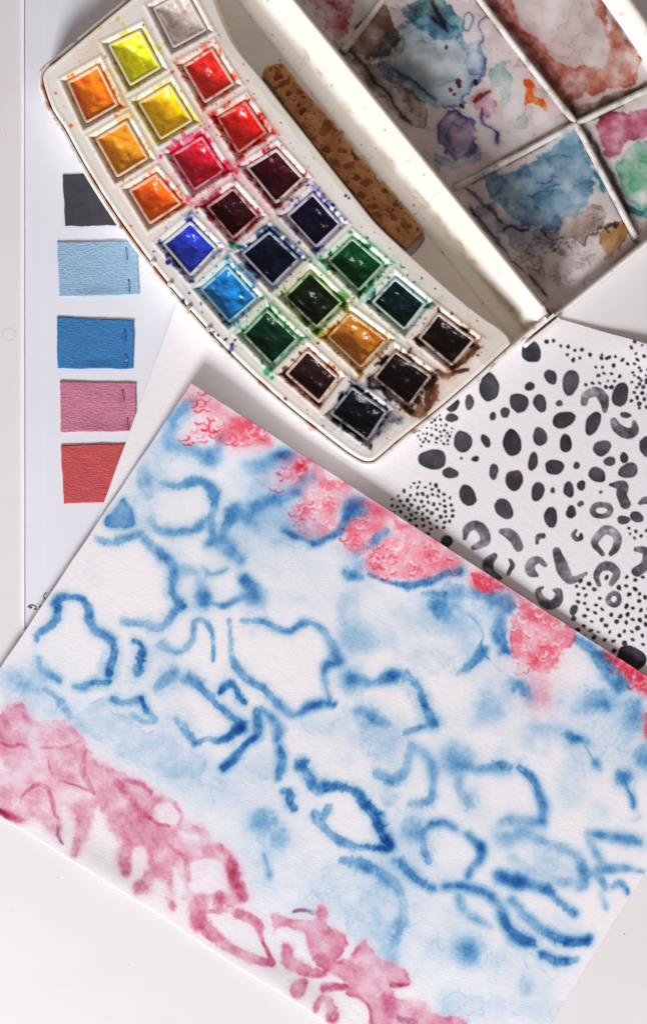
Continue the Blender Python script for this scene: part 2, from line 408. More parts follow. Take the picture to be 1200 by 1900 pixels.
def make_painting():
    sh = Sheet(-150, 690, 1375, 2100, 100)
    B = 'blue'
    def K(ox, oy, s, data, layer='blue', **kw):
        for pts, w, I in data:
            P = [(ox + x / s, oy + y / s) for x, y in pts]
            sc_ = (0.54 if s < 2 else 0.64 if s < 2.5 else 0.70) if layer == 'blue' else 1.0
            if layer == 'blue': I = [min(a, 2.2) * 0.93 for a in I] if hasattr(I, '__len__') else I * 0.93
            ww = [a * sc_ / s for a in w] if hasattr(w, '__len__') else w * sc_ / s
            sh.stroke(layer, P, ww, I, **dict(dict(hair=0.58 if layer == 'blue' else 0.0), **kw))
    def KB(ox, oy, s, data, layer='blue', **kw):
        for x, y, rx, ry, rot, I in data: sh.blob(layer, ox + x / s, oy + y / s, rx / s, ry / s, rot, I * (0.78 if layer == 'blue' else 0.92), **dict(dict(soft=.85, halo=.3, hs=2.2, feather=.35) if layer == 'blue' else {}, **kw))
    def KW(ox, oy, s, data, layer='blue'):
        for x, y, rx, ry, rot, I in data: sh.wash(layer, ox + x / s, oy + y / s, rx / s, ry / s, rot, I)
    a = (160, 680, 3.0); b = (480, 800, 3.0); c = (800, 980, 3.0); d = (0, 1060, 3.0); e = (340, 1100, 3.0)
    f = (680, 1200, 2.3077); g = (0, 1280, 2.2222); h = (460, 1480, 1.6216)
    # --- pale washes
    KW(*a, [(420,420,110,130,0,.28),(330,650,110,120,20,.45),(600,480,130,70,0,.4),(1000,600,260,120,-15,.42),(1050,880,240,110,15,.42),
            (820,900,110,180,0,.25),(560,640,230,60,0,.25),(330,860,90,90,0,.3),(820,1050,160,110,30,.3),(500,1000,70,160,0,.16),(950,480,120,60,0,.25),
            (40,1150,30,90,0,.25),(700,560,400,300,0,.08)])
    KW(*b, [(120,360,220,110,-20,.6),(150,520,150,90,0,.4),(350,760,300,130,10,.16),(490,960,70,110,0,.35),(560,1130,110,70,0,.42),(640,900,90,50,0,.25),
            (960,980,160,110,20,.5),(1060,1080,160,90,20,.35),(820,1080,80,60,0,.3),(700,1180,250,60,-20,.2),(520,720,90,70,0,.4),(250,930,160,40,0,.12),(980,880,130,40,0,.2)])
    KW(*c, [(110,500,170,90,15,.5),(200,560,110,90,0,.25),(360,430,160,90,20,.45),(390,560,70,180,0,.4),(230,760,120,60,-30,.35),(400,880,150,100,-10,.4),
            (320,1020,110,80,-30,.35),(900,680,170,70,40,.4),(1050,860,80,90,0,.5),(850,950,160,90,0,.3),(1120,1060,110,140,0,.4),(640,1130,170,80,0,.3),(700,1200,220,60,10,.15)])
    KW(*d, [(120,620,150,120,0,.5),(60,560,90,60,0,.25),(330,740,170,90,30,.4),(420,830,170,70,20,.35),(720,930,330,150,20,.35),(950,1090,300,150,30,.28),(830,1000,120,60,30,.2),
            (560,200,30,200,0,.18),(200,470,30,140,0,.2),(640,620,200,50,0,.15),(950,620,140,80,0,.35),(980,820,90,110,0,.4),(780,460,130,130,0,.1),(900,430,90,70,0,.25),(780,300,220,40,0,.2)])
    KW(*e, [(60,760,60,70,0,.35),(180,960,160,150,0,.22),(440,1010,150,70,-10,.38),(260,1130,120,90,0,.2),(820,760,200,90,15,.2),(1010,820,180,60,15,.2),(870,930,60,60,0,.25),
            (960,240,120,90,10,.35),(910,70,50,100,0,.3),(1100,150,180,140,0,.15),(440,200,150,50,0,.2),(690,740,50,40,0,.22),(720,1120,90,90,0,.3),(1160,1140,70,60,0,.5),(240,160,30,160,0,.2),(330,480,120,60,30,.2)])
    KW(*f, [(30,330,100,60,20,.35),(120,430,120,90,0,.3),(40,600,120,60,0,.2),(100,660,60,30,0,.4),(380,470,100,70,0,.35),(540,250,120,70,-40,.45),(460,330,90,70,0,.3),
            (770,370,130,80,0,.38),(870,580,80,110,10,.45),(990,700,50,50,0,.45),(1050,480,100,60,0,.15),(1060,400,90,100,0,.2),(580,420,40,70,0,.3),(450,660,60,60,0,.45),
            (640,760,130,60,0,.35),(750,900,130,50,25,.25),(820,960,150,50,20,.3),(380,960,90,50,0,.3),(130,980,120,60,30,.25),(60,1000,100,60,0,.3),(250,880,60,80,0,.2),(1180,470,60,50,0,.5)])
    KW(*h, [(60,110,90,110,10,.32),(60,250,60,60,0,.22),(330,260,190,120,25,.3),(230,400,200,120,10,.14),(450,430,60,140,0,.3),(520,560,60,120,0,.25),(570,460,60,60,0,.35),
            (690,600,240,60,0,.12),(600,650,170,50,10,.3),(770,640,90,40,0,.25),(850,590,60,90,-30,.25),(920,650,60,50,0,.35),(770,480,50,40,0,.35),(960,380,80,40,30,.3),(830,400,120,60,40,.15),(640,360,60,60,0,.2),(200,220,90,40,0,.15)])
    KW(0, 0, 1, [(60,1230,90,60,0,.16),(30,1330,60,120,0,.3),(480,1560,140,160,0,.12),(620,1080,180,80,10,.1),(1080,1330,160,120,0,.1),(760,1480,300,160,20,.06),(980,1800,120,60,0,.1)])
    # --- tinted areas with a dried rim
    sh.poly(B, cc(*c)([(0,352),(70,355),(78,402),(150,445),(220,490),(262,545),(285,600),(270,650),(290,710),(200,800),(20,812),(-150,760),(-260,600),(-200,430)]), .20, soft=14, warp=6, var=.8)
    sh.poly(B, cc(*a)([(930,870),(955,940),(1040,962),(1120,992),(1230,1020),(1320,960),(1260,860),(1100,800),(980,800)]), .3, soft=9, warp=4, var=.7)
    sh.poly(B, cc(*d)([(610,695),(620,800),(700,822),(770,860),(830,895),(915,860),(1000,960),(1150,1060),(1100,1150),(860,1120),(600,980),(420,840),(480,760)]), .24, soft=2.5, warp=4, edge=.08, ew=2, var=.6)
    sh.poly(B, cc(*h)([(265,190),(300,175),(380,200),(450,250),(475,330),(460,420),(430,500),(350,470),(300,400),(210,300),(190,235)]), .2, soft=3, warp=4, edge=.12, ew=2, var=.6)
    # --- wet-in-wet lines
    K(*a, [([(595,190),(540,240),(480,290)],38,[.8,1.0,1.2]),([(450,320),(450,440)],40,.5),([(470,450),(560,470),(680,505)],34,[.5,.6,1.0]),([(738,390),(732,470)],28,1.15),
           ([(900,570),(980,565),(1060,540)],38,.8),([(310,590),(325,650),(345,720)],[55,55,35],[.8,.8,.5]),
           ([(420,650),(500,670),(560,650),(640,635),(690,670),(712,740),(700,830),(640,890),(560,920),(470,925),(400,900),(360,850)],[20,30,36,36,36,36,30,28,26,26,26,30],[.6,1.1,1.3,1.3,1.3,1.4,1.3,1.2,1.2,1.2,.9,.6]),
           ([(690,830),(700,920),(702,980)],28,[1.3,1.5,1.8]),([(760,910),(800,840),(830,790),(900,790),(1000,770),(1100,730),(1180,690)],[28,34,44,48,48,44,36],[1.0,1.2,1.2,1.1,1.1,1.2,.9]),
           ([(830,790),(900,840),(940,880)],34,[1,.9,.8]),([(740,970),(800,1030),(860,1080)],44,[1.1,1.3,1.4]),
           ([(60,960),(130,985),(220,965),(290,930)],20,[.7,.9,.9,.8]),([(310,930),(370,990),(430,1050),(480,1110),(490,1200),(480,1260)],[20,24,28,30,30,28],[1,1.2,1.3,1.4,1.5,1.5]),
           ([(500,1130),(560,1135),(620,1150),(630,1260)],[30,34,28,26],[.8,.9,.8,.8]),([(890,1180),(930,1220),(945,1260)],[28,32,26],[2.0,1.6,1.3])])
    K(*a, [([(650,1115),(690,1152),(740,1152),(790,1125)],[9,12,11,5],[.6,1.0,1.0,.9])], soft=.3, halo=.1)
    K(*a, [([(940,890),(955,940),(1040,960),(1120,990),(1200,1015)],4.5,[.8,.6,.5,.5,.5])], soft=.4, halo=.3, hs=4, warp=2)
    KB(*a, [(690,510,50,42,0,1.5),(1092,500,42,22,-8,1.9)])
    sh.poly(B, cc(*a)([(205,735),(150,800),(105,870),(150,900),(262,885),(262,820),(235,765)]), 1.15, soft=3, warp=2, edge=.5, bleed=.3, bw=8)
    K(*a, [([(205,745),(245,800),(258,875)],13,1.6)], halo=.1)
    K(*d, [([(215,390),(215,350),(280,310),(320,270),(325,210),(320,180),(350,155),(400,150),(460,160),(490,200),(495,270),(520,330),(580,365),(630,410),(630,470),(610,530),(612,570)],
            [24,24,24,27,27,26,22,20,24,28,24,26,25,28,32,32,30],[.7,.7,.9,1.5,1.9,1.7,1.4,1.3,1.4,1.5,1.4,1.4,1.5,1.9,2.3,2.6,2.6]),
           ([(610,615),(540,622),(470,632),(420,635)],22,[1.6,1.8,1.5,.9]),([(340,605),(280,580),(225,545),(212,490)],22,[1.1,1.1,.8,.5]),
           ([(742,385),(790,410),(812,450)],17,[2.1,1.8,1.6]),([(790,460),(775,510),(765,560)],33,[1.8,1.9,1.5]),
           ([(250,660),(320,710),(350,750),(390,800)],[18,26,32,30],[1.0,1.2,1.6,.7]),([(635,710),(700,728),(790,710)],27,[1.2,1.4,1.5]),
           ([(790,710),(820,780),(872,826)],21,[1.7,1.9,2.0]),([(740,800),(800,832),(860,835)],18,[.6,.8,.9]),
           ([(690,290),(780,290),(860,315),(920,290),(960,240),(1000,200)],30,[.6,1.0,1.0,.9,1.1,1.3]),([(960,0),(955,60),(975,130),(1025,190)],[24,26,32,30],[1.3,1.6,1.8,2.1]),
           ([(1080,330),(1080,285),(1120,268),(1160,310),(1185,390),(1180,490)],[15,17,18,15,14,12],[1,1.1,1.1,1,1.1,1]),([(1078,300),(1070,390),(1010,450),(950,445),(890,410)],[16,17,22,24,32],[1,.9,1,.9,.9]),
           ([(880,640),(950,585),(1030,600),(1100,640),(1180,700)],[36,40,38,34,34],[.8,1,1.2,1.2,1.2]),([(985,830),(1030,890),(1080,950)],[34,38,28],[1.0,1.2,1.4])])
    KB(*d, [(125,630,48,48,0,.9),(1130,150,36,46,0,1.7)])
    K(*d, [([(610,700),(625,790),(700,820),(770,860),(830,895),(910,860)],4,.45)], soft=.5, halo=.25, hs=4)
    K(*e, [([(0,490),(60,500),(120,560),(190,620),(260,680),(315,730),(290,765)],[34,34,30,28,28,34,30],[1,1.1,1.1,1.2,1.6,2.0,1.9]),
           ([(310,745),(250,800),(190,828),(130,815),(70,832),(20,780),(0,730)],[28,28,26,20,20,26,30],[1.9,1.9,1.9,1.6,1.5,1.0,.9]),
           ([(205,550),(225,522),(270,500),(300,540),(320,590),(345,615)],[25,26,24,24,22,16],[2.0,1.9,1.9,1.9,2.2,2.2]),
           ([(225,975),(290,930),(320,870),(360,835),(410,800),(422,730),(415,670),(440,645)],[20,25,25,20,20,24,26,16],[1.9,1.9,1.7,2.1,1.7,1.7,1.6,1.4]),
           ([(450,648),(500,700),(540,760),(515,825)],[10,18,24,10],[1.9,1.8,1.7,1.6]),([(535,845),(550,930),(538,1030)],[12,28,20],[2.0,1.7,1.2]),
           ([(320,150),(390,150),(460,155),(520,190),(590,205),(640,170),(700,165),(780,210),(830,290),(875,375)],[18,18,18,16,16,18,18,20,24,26],[.8,1,1.1,1,1.1,1.1,1.1,1.1,1.1,1.4]),
           ([(890,382),(840,392),(800,410),(790,480),(810,560),(815,610)],[14,16,14,12,13,13],[2.1,1.9,1.6,1.1,1.3,1.6]),
           ([(835,622),(770,620),(710,635),(650,670),(600,690)],[15,18,15,10,9],[2.2,2.0,1.6,1.1,.9]),
           ([(590,672),(530,620),(470,560),(400,510),(330,460),(275,395),(260,290),(250,150)],[24,30,30,26,28,20,15,13],[1.4,1.5,1.4,1.3,1.1,.8,.7,.6]),
           ([(930,485),(980,488),(1060,502),(1130,460),(1200,455)],[30,26,14,22,26],[1.4,1.2,1.0,1.2,1.6]),([(990,655),(1040,690),(1090,720)],40,[1.0,1.1,1.0]),
           ([(670,960),(700,1010),(720,1070)],[32,34,34],[1.8,1.6,1.1]),([(740,1100),(810,1080),(880,1085),(950,1110),(1020,1170),(1085,1235)],[34,30,22,23,24,26],[1.0,1.6,1.4,1.6,1.8,2.1]),
           ([(560,1098),(600,1115),(600,1170),(622,1200)],[16,28,26,28],[1.7,1.8,1.8,1.8]),([(1080,1010),(1140,1040),(1200,1010)],34,.8),([(770,1250),(800,1190)],30,.9)], feather=.34)
    KB(*e, [(945,480,38,36,0,1.5),(100,20,32,45,0,1.7),(385,25,38,32,0,1.7),(420,1235,40,35,0,1.0)])
    K(*e, [([(140,45),(220,78),(290,50),(350,25)],[14,17,17,18],[1.1,1.2,1.2,1.5])])
    K(*f, [([(0,165),(60,142),(120,118),(180,130),(220,180),(250,240),(272,290),(300,330)],[12,20,30,30,26,24,22,14],[1,.9,1.4,1.5,1.5,1.5,1.7,2.1]),
           ([(300,337),(230,342),(160,370)],[12,12,14],[1.8,1.2,.7]),([(190,425),(250,460),(280,520),(282,600),(270,660),(190,670)],[16,20,23,23,24,22],[.7,1,1.2,1.2,1.1,.8]),
           ([(190,440),(170,520),(130,565),(90,560),(40,540)],[20,26,26,26,28],[.6,.7,.8,.8,.8]),([(400,490),(460,520),(520,515),(570,500),(612,515)],[26,16,16,28,24],[1,.9,1.5,1.7,1.7]),
           ([(650,512),(700,560),(735,620),(752,690),(745,750)],[20,20,20,21,19],[2.1,1.9,1.8,1.6,1.6]),([(745,750),(690,742),(620,738),(570,752)],[16,20,22,26],[1.4,1.0,1.0,.7]),
           ([(390,560),(395,620),(440,680)],24,.55),([(690,790),(760,840),(850,870),(910,910),(938,970),(930,1030)],[24,24,24,25,24,24],[.9,.9,1,1.1,1.2,1.0]),
           ([(620,900),(720,960),(830,1000),(900,1000)],22,.45),([(230,800),(280,768),(330,758),(390,775)],[22,18,18,18],[1.3,1.5,1.9,2.0]),([(235,820),(250,880),(265,920)],22,[1.3,1.3,1.2]),
           ([(435,800),(480,850),(482,900),(450,950),(430,985)],[19,19,19,16,12],[2.3,2.1,2.0,1.9,1.9]),([(145,920),(180,960),(220,1000),(285,1035)],[30,28,24,18],[1.5,2.0,2.0,1.9]),
           ([(0,670),(30,700),(55,760),(72,820),(100,855)],[20,22,23,26,20],[1.9,2,2.1,2.2,2.3]),([(100,860),(40,862),(0,850)],[18,16,14],[2.2,2,1.9]),
           ([(575,992),(640,1010),(720,1035),(790,1055)],[26,27,24,20],[1.8,1.8,1.7,1.7]),([(330,1020),(400,1025),(480,1050),(540,1070)],[14,15,13,13],[2.0,1.9,1.8,1.8]),
           ([(955,800),(1040,810),(1120,825),(1170,842)],[18,22,28,22],[1.4,1.6,1.9,2.0]),([(960,830),(990,900),(1030,950)],[18,22,22],1.05),([(1000,962),(1100,945),(1185,962)],[22,20,12],[1,1.2,1.2]),
           ([(490,15),(440,80),(390,120)],[28,24,16],[1.2,1.1,.7]),([(980,50),(1030,110),(1080,170)],[26,34,30],[1.5,1.8,1.7])])
    K(*f, [([(920,410),(960,470),(985,505)],[6,5,8],[.9,.8,1.2]),([(1105,575),(1115,610),(1135,650),(1142,695)],[11,8,8,7],[2,1.8,1.8,1.6]),([(1142,695),(1168,740),(1080,742)],[5,5,4],[.8,.7,.3]),
           ([(950,970),(1000,1000),(1020,1040)],[12,16,14],[.9,1.0,1.1]),([(1055,1030),(1085,1008),(1115,1040),(1118,1060)],[12,14,14,12],[1.3,1.6,1.5,1.4])], soft=.35, halo=.2, warp=2)
    KB(*f, [(30,312,52,30,25,1.1),(380,480,55,46,0,1.25),(590,822,36,36,0,1.0),(662,790,40,36,0,1.1),(205,790,42,40,0,1.3),(890,390,34,14,25,2.0),(985,505,17,17,0,1.5),(1100,558,24,24,0,2.1),
            (990,240,62,34,-10,1.35),(1025,248,22,20,0,2.0),(1140,290,38,60,20,1.2),(1190,470,38,34,0,1.3),(655,180,40,24,30,1.6)])
    K(*b, [([(0,405),(120,360),(230,300),(290,255)],44,[.9,1.0,.8,.6]),([(130,545),(180,572),(240,600),(310,620),(380,592),(440,560),(470,500),(500,440)],[22,18,16,18,18,20,22,30],[2.1,1.7,1.4,1.5,1.4,1.4,1.6,1.9]),
           ([(540,690),(600,640),(660,590),(712,550)],[32,28,26,20],[.8,1,1,1]),([(615,795),(700,835),(780,852),(870,852),(950,828),(1050,790),(1120,770)],[14,18,20,20,18,22,26],[1.1,1.5,1.6,1.6,1.6,1.7,2.0]),
           ([(920,905),(980,915),(1035,900)],[16,24,14],[1,1.4,1.4])])
    KB(*b, [(130,140,50,24,-12,1.7),(530,430,54,42,-25,2.0),(530,812,50,24,15,2.0),(1010,980,52,42,40,1.6),(560,760,40,40,0,.7)])
    K(*c, [([(100,345),(200,355),(300,380),(400,400),(440,440)],46,[.7,.9,1,1.05,1.0]),([(410,400),(400,500),(390,600),(412,690)],[40,42,40,30],[1,1.05,1.1,1.5]),
           ([(292,690),(240,742),(180,792)],[20,30,22],[1.5,1.1,.8]),([(800,620),(880,680),(950,740),(1010,820),(1065,890)],[24,34,36,36,36],[.9,1.1,1.7,1.7,1.6])], feather=.45)
    KB(*c, [(425,690,18,20,0,2.0),(60,445,46,50,0,1.4),(490,890,44,34,30,1.5),(790,1172,50,20,15,1.9),(10,1080,32,30,0,1.9)])
    # hard dried edges of the washes
    K(*c, [([(0,355),(70,355),(75,400),(150,445),(220,490),(262,545),(285,600),(270,650),(290,710),(325,745)],[4,6,6,6,6,6,5,6,6,3],[.7,1.1,.9,.7,.6,.6,.6,1.0,1.6,.9]),
           ([(330,750),(440,830),(520,875)],[2,4,3],[.3,.6,.9]),([(0,810),(120,810),(200,800)],3,.25)], soft=.5, halo=.35, hs=4.5, warp=2)
    K(*h, [([(330,10),(380,60),(400,110),(425,145)],[14,17,18,17],[1.9,2,2.1,2.3]),([(200,50),(250,110),(320,145),(400,152)],[28,26,20,18],[.9,1.2,1.7,2.1]),
           ([(280,185),(350,200),(420,240),(460,290),(465,370),(440,430),(430,490)],[18,26,26,26,26,26,28],[.8,1.0,.9,.8,.8,.7,.5]),
           ([(600,265),(660,270),(720,290),(760,330),(775,380),(820,420),(855,432)],[14,12,14,19,20,22,20],[2,1.9,1.7,1.6,1.8,2.1,2.2]),([(635,300),(660,350),(730,390)],14,[1,.9,.8]),
           ([(900,280),(940,320),(980,350)],[18,15,12],[1.6,1.7,2.0]),([(790,310),(840,370),(900,410),(960,435),(1020,435)],[18,20,19,18,19],[1.1,1.2,1.7,2.0,2.1]),
           ([(880,478),(930,492),(985,490)],[16,18,12],[2.0,2.0,1.6]),([(50,170),(65,240)],[11,8],[.9,1.3]),([(1060,290),(1080,335)],[14,10],[1,1.1])])
    KB(*h, [(655,460,28,26,20,1.9),(45,70,34,26,10,1.25),(90,118,24,30,0,.9),(68,236,9,10,0,1.5),(835,570,18,22,0,.7)])
    # short bristle hairs pulled outwards from the wet lines
    L = sh.L[B]
    comb = np.zeros_like(L)
    k = 6
    for t in range(-k, k + 1): comb += np.roll(np.roll(L, t, 0), -t // 2, 1)
    hair = np.sin((sh.X * 0.86 + sh.Y * 0.5) * 1.25 + 2.2 * sh.mid) * 0.5 + 0.5
    edge = np.clip(comb / (2 * k + 1) - L, -1, 1)
    sh.L[B] = np.maximum(L + edge * (hair * 0.3 + 0.1) * (np.abs(edge) > 0.02), 0)
    # some stretches stayed wet longer and ran into soft clouds, others dried crisp
    wetm = sst(-0.05, 0.75, fbm(sh.h, sh.w, 150, 431, 3)) * 0.8
    sh.L[B] = lerp(sh.L[B], blur(sh.L[B], 5) * 1.05, wetm) + 0.05 * blur(sh.L[B], 14)
    # blooms and cloudy backruns in the thin washes
    thin = np.exp(-(sh.L[B] / 0.55) ** 2)
    cloud = fbm(sh.h, sh.w, 120, 411, 5, .6)
    sh.L[B] = np.maximum(sh.L[B] * (1 + thin * 1.05 * cloud), 0)
    sh.L[B] += 0.17 * thin * np.exp(-((cloud - .35) / .035) ** 2) * sst(.05, .2, sh.L[B])
    # --- red scales
    R_ = 'red'
    KW(*a, [(640,150,120,60,30,.3),(720,250,170,90,30,.35),(850,360,120,80,20,.6),(620,380,90,60,0,.3),(540,170,40,60,0,.3),(980,400,90,50,20,.5),(1060,630,90,40,-15,.3),(1180,540,60,50,0,.8)], R_)
    KB(*a, [(840,355,95,66,15,1.35),(780,400,50,30,20,1.0),(910,330,50,40,30,1.0)], R_)
    KW(*b, [(350,360,160,110,30,.45),(330,520,130,80,0,.4),(220,200,80,60,-30,.9),(330,220,80,40,30,.4),(600,420,120,50,30,.5),(740,500,90,40,30,.6),(850,540,120,40,30,.6),(760,640,150,90,20,.22),(1000,700,130,70,20,.5),(30,40,60,50,30,.9)], R_)
    KB(*b, [(390,300,60,44,20,.8),(250,440,48,44,0,.9),(410,410,44,40,0,.8),(230,180,40,30,-40,1.1),(470,320,40,30,0,.6),(650,430,70,30,30,.8)], R_)
    for P, I in (([(210,460),(240,360),(300,310),(370,260),(450,280),(520,330),(470,410),(440,460),(440,560),(320,600),(230,575)],.28),
                 ([(490,520),(560,470),(640,420),(720,440),(690,530),(655,590),(600,640),(545,680),(495,640)],.6),
                 ([(600,740),(620,670),(690,625),(760,560),(900,540),(1010,620),(1125,700),(1080,755),(950,810),(850,832),(700,812),(620,785)],.42)):
        sh.poly(R_, cc(*b)(P), I, soft=5, warp=3, var=.5, bleed=.12, bw=8)
    KB(*b, [(660,720,56,50,20,1.0),(1010,740,80,50,20,.9),(900,780,56,40,0,.8),(960,670,60,30,0,.8),(540,630,50,40,0,.9),(640,540,50,34,-20,.9),(505,560,24,40,0,.9)], R_, feather=.4)
    sh.poly(R_, cc(*c)([(220,290),(235,250),(290,255),(400,325),(345,352),(265,335)]), 1.6, soft=5, bleed=.4, bw=9)
    sh.poly(R_, cc(*c)([(500,455),(530,412),(620,450),(700,510),(802,572),(780,650),(720,690),(680,760),(650,800),(580,805),(520,755),(460,715),(440,600)]), .6, soft=2.5, edge=.45, var=.5)
    KB(*c, [(560,470,90,44,30,1.0),(480,620,34,80,0,.8),(590,740,80,50,0,1.0),(650,520,60,30,30,.8),(640,690,50,40,0,.7)], R_, feather=.5)
    KW(*c, [(600,880,90,110,0,.28),(440,370,60,30,30,.5),(560,960,80,80,0,.12)], R_)
    sh.poly(R_, cc(*c)([(960,700),(1020,715),(1120,780),(1240,855),(1240,930),(1170,905),(1100,850),(1040,790)]), 1.5, soft=4, bleed=.5, bw=10, var=.4)
    sh.poly(R_, cc(*c)([(1185,1080),(1200,1030),(1290,1060),(1330,1200),(1240,1200),(1195,1160)]), 1.1, soft=4, bleed=.3)
    P = cc(*c)([(1185,1080)])
    for x0, y0, x1, y1, n, I, sd in ((362,728,378,766,.95,1.5,1),(362,775,410,815,.85,1.3,2),(325,790,352,825,.7,1.3,3),(425,780,495,825,.8,1.0,4),(338,726,352,742,.8,.8,5),(486,876,520,908,.9,1.6,6),(520,858,570,884,.6,1.3,7),
                                     (545,890,640,985,.45,.6,8),(545,930,580,960,.9,1.1,9),(640,960,700,1025,.65,1.3,10),(682,1010,740,1070,.8,1.5,11),(765,1005,850,1075,.6,1.3,12),(880,1065,920,1090,.6,1.2,13),
                                     (950,1125,1050,1245,.45,.9,14),(1130,1215,1200,1275,.5,1.2,15),(600,885,660,940,.5,.7,16),(1200,1330,1240,1380,.6,1.0,17)):
        scallops(sh, x0, y0, x1, y1, n, I, sd)
    # small unpainted flecks between the scales
    red = sh.L[R_]; fl = fbm(sh.h, sh.w, 10, 901, 3)
    sh.L[R_] = red * (1 - 0.42 * sst(0.36, 0.75, fl)) * (1 + 0.2 * sh.fine) * (1 - 0.8 * np.clip(sh.L.pop('lace'), 0, 1))
    # --- pink
    Pk = 'pink'
    main = [(-330,60),(-200,40),(-60,80),(0,92),(60,60),(100,70),(140,130),(200,135),(280,140),(330,200),(400,290),(470,330),(560,370),(640,420),(720,470),(760,540),(840,570),(880,630),(960,690),(1010,800),(1010,860),(960,890),(900,905),(860,872),(790,850),(758,862),(772,800),(722,740),(716,800),(722,885),(705,902),(688,850),(690,800),(645,780),(620,830),(570,838),(556,810),(600,765),(610,690),(565,640),(545,700),(536,760),(512,770),(492,700),(490,620),(452,570),(420,505),(384,485),(375,570),(342,640),(310,692),(290,680),(318,600),(300,510),(258,480),(255,560),(240,592),(200,572),(150,532),(92,545),(0,515),(-120,440),(-330,330)]
    ox, oy, s_ = g
    sh.poly(Pk, [(ox + x / s_, oy + y / s_) for x, y in main], .74, soft=5, warp=3, edge=.1, ew=5, bleed=.18, bw=9, var=.5)
    holes = np.zeros_like(sh.L[Pk])
    for P in ([(640,475),(700,462),(748,520),(738,556),(670,556),(642,510)], [(782,722),(870,698),(932,745),(942,830),(850,838),(790,830)], [(735,585),(800,590),(830,615),(770,610)], [(880,880),(930,890),(925,915),(870,915)],
              [(560,660),(600,650),(605,720),(560,750),(545,700)],):
        sd = poly_sd(sh.X + 2.5 * sh.nx, sh.Y + 2.5 * sh.ny, crv([(ox + x / s_, oy + y / s_) for x, y in P], True, 6))
        holes = np.maximum(holes, sst(-6, 5, sd))
    holes = np.maximum(holes, 0.35 * np.exp(-(((sh.X - 140) / 30) ** 2 + ((sh.Y - 1476) / 14) ** 2)))
    sh.L[Pk] *= 1 - 0.86 * holes
    KW(*g, [(60,330,120,90,0,-.25),(330,430,90,60,0,-.2),(200,210,90,50,0,.25),(540,480,120,90,45,.35),(640,660,90,120,30,.2),(960,780,40,110,-15,.45),(430,350,60,60,45,.4),(60,110,70,60,0,.3),(170,530,120,50,10,.3),(330,560,40,80,10,.25),(520,640,40,90,0,.3),(300,250,70,60,0,.15)], Pk)
    K(*g, [([(0,218),(50,235),(90,222),(120,240)],[8,7,7,6],[1.2,1.5,1.5,1.6]),([(170,240),(250,238),(330,215)],[7,8,8],[1.4,1.2,1.0]),([(346,265),(340,340),(360,380),(392,426)],[12,14,14,7],[1.3,1.5,1.6,2.1]),
           ([(390,424),(330,400),(250,372)],[6,6,5],[1.9,1.5,1.1]),([(85,470),(120,410),(170,388),(215,440),(225,500),(243,525)],[6,8,9,9,9,6],[1.1,1.5,1.5,1.7,1.8,2.3]),([(0,505),(50,520),(90,540)],[14,14,10],[2.2,1.7,1.5]),
           ([(480,380),(520,425),(560,470)],[18,22,16],[1.4,1.5,1.2]),([(510,370),(570,385),(620,415)],[9,12,10],1.4),([(570,490),(640,550),(700,565)],[12,10,7],[1.4,1.5,1.4]),([(720,470),(750,520),(740,555)],8,1.1),
           ([(910,650),(950,720),(965,790),(1000,850)],[18,22,22,22],[1.2,1.5,1.5,1.7]),([(200,290),(220,340)],4,1.3),([(700,640),(760,700),(780,780)],[10,12,12],1.1)], Pk, soft=.55, halo=.15)
    K(*g, [([(243,560),(243,600),(255,628)],[6,6,4],[.3,.7,.9])], 'ink', soft=.4, halo=.2)
    K(*g, [([(0,500),(30,512)],[8,4],[.9,.3])], 'ink', soft=.6, halo=.2)
    KB(*g, [(585,812,30,24,0,1.2),(520,752,18,18,0,1.6),(713,885,14,18,0,1.6),(985,920,28,20,10,1.5)], Pk, halo=.05, warp=2)
    K(*g, [([(820,880),(825,950),(880,1010),(960,1070),(1040,1110),(1120,1125)],[38,38,26,22,20,18],[.95,1.0,1.2,1.0,1.0,1.3]),([(980,922),(1060,965),(1078,1020),(1112,1105)],[22,20,9,10],[1.4,1.4,1.3,1.3]),
           ([(900,850),(900,900)],[26,24],[1.2,1.2]),([(850,915),(930,905)],[10,10],.8),([(320,620),(305,680)],[20,14],.9)], Pk, halo=.15, soft=.35, warp=2)
    for P, I in (([(70,355),(110,360),(190,372),(212,325),(235,330),(240,380),(290,410),(297,450),(272,490),(232,520),(190,482),(175,430),(162,402),(92,392),(80,408)],1.15),
                 ([(115,435),(135,450),(142,482),(232,527),(220,542),(120,520),(100,460)],1.05),
                 ([(230,527),(300,490),(345,430),(365,440),(395,480),(460,515),(485,560),(420,572),(385,592),(440,602),(530,615),(570,650),(650,670),(690,760),(760,860),(600,830),(400,760),(370,700),(365,640),(330,602),(290,582),(220,582),(225,562),(300,556),(282,540)],.85),
                 ([(125,590),(145,550),(180,550),(165,602)],1.1), ([(200,640),(212,590),(250,600),(275,650),(262,676),(240,670),(235,622),(225,620),(210,645)],.95)):
        sh.poly(Pk, [(h[0] + x / h[2], h[1] + y / h[2]) for x, y in P], I, soft=3.5, warp=3, edge=.25, ew=3, bleed=.14, bw=9, var=.45)
    K(*h, [([(225,575),(260,572),(300,565)],[10,10,8],1.8),([(430,565),(460,562),(480,560)],[7,7,5],2.0),([(300,590),(340,600),(370,640),(375,690)],[5,6,6,6],1.4),([(215,535),(250,515),(290,490)],6,1.3),([(420,600),(430,640)],[26,26],1.3),
           ([(255,650),(262,640),(270,655),(255,670),(250,655)],5,1.5)], Pk, soft=.5, halo=.1)
    K(*h, [([(142,340),(165,338),(190,345),(205,340)],[5,6,6,7],[1.0,.8,.4,.1])], 'ink', soft=.4, halo=.1)
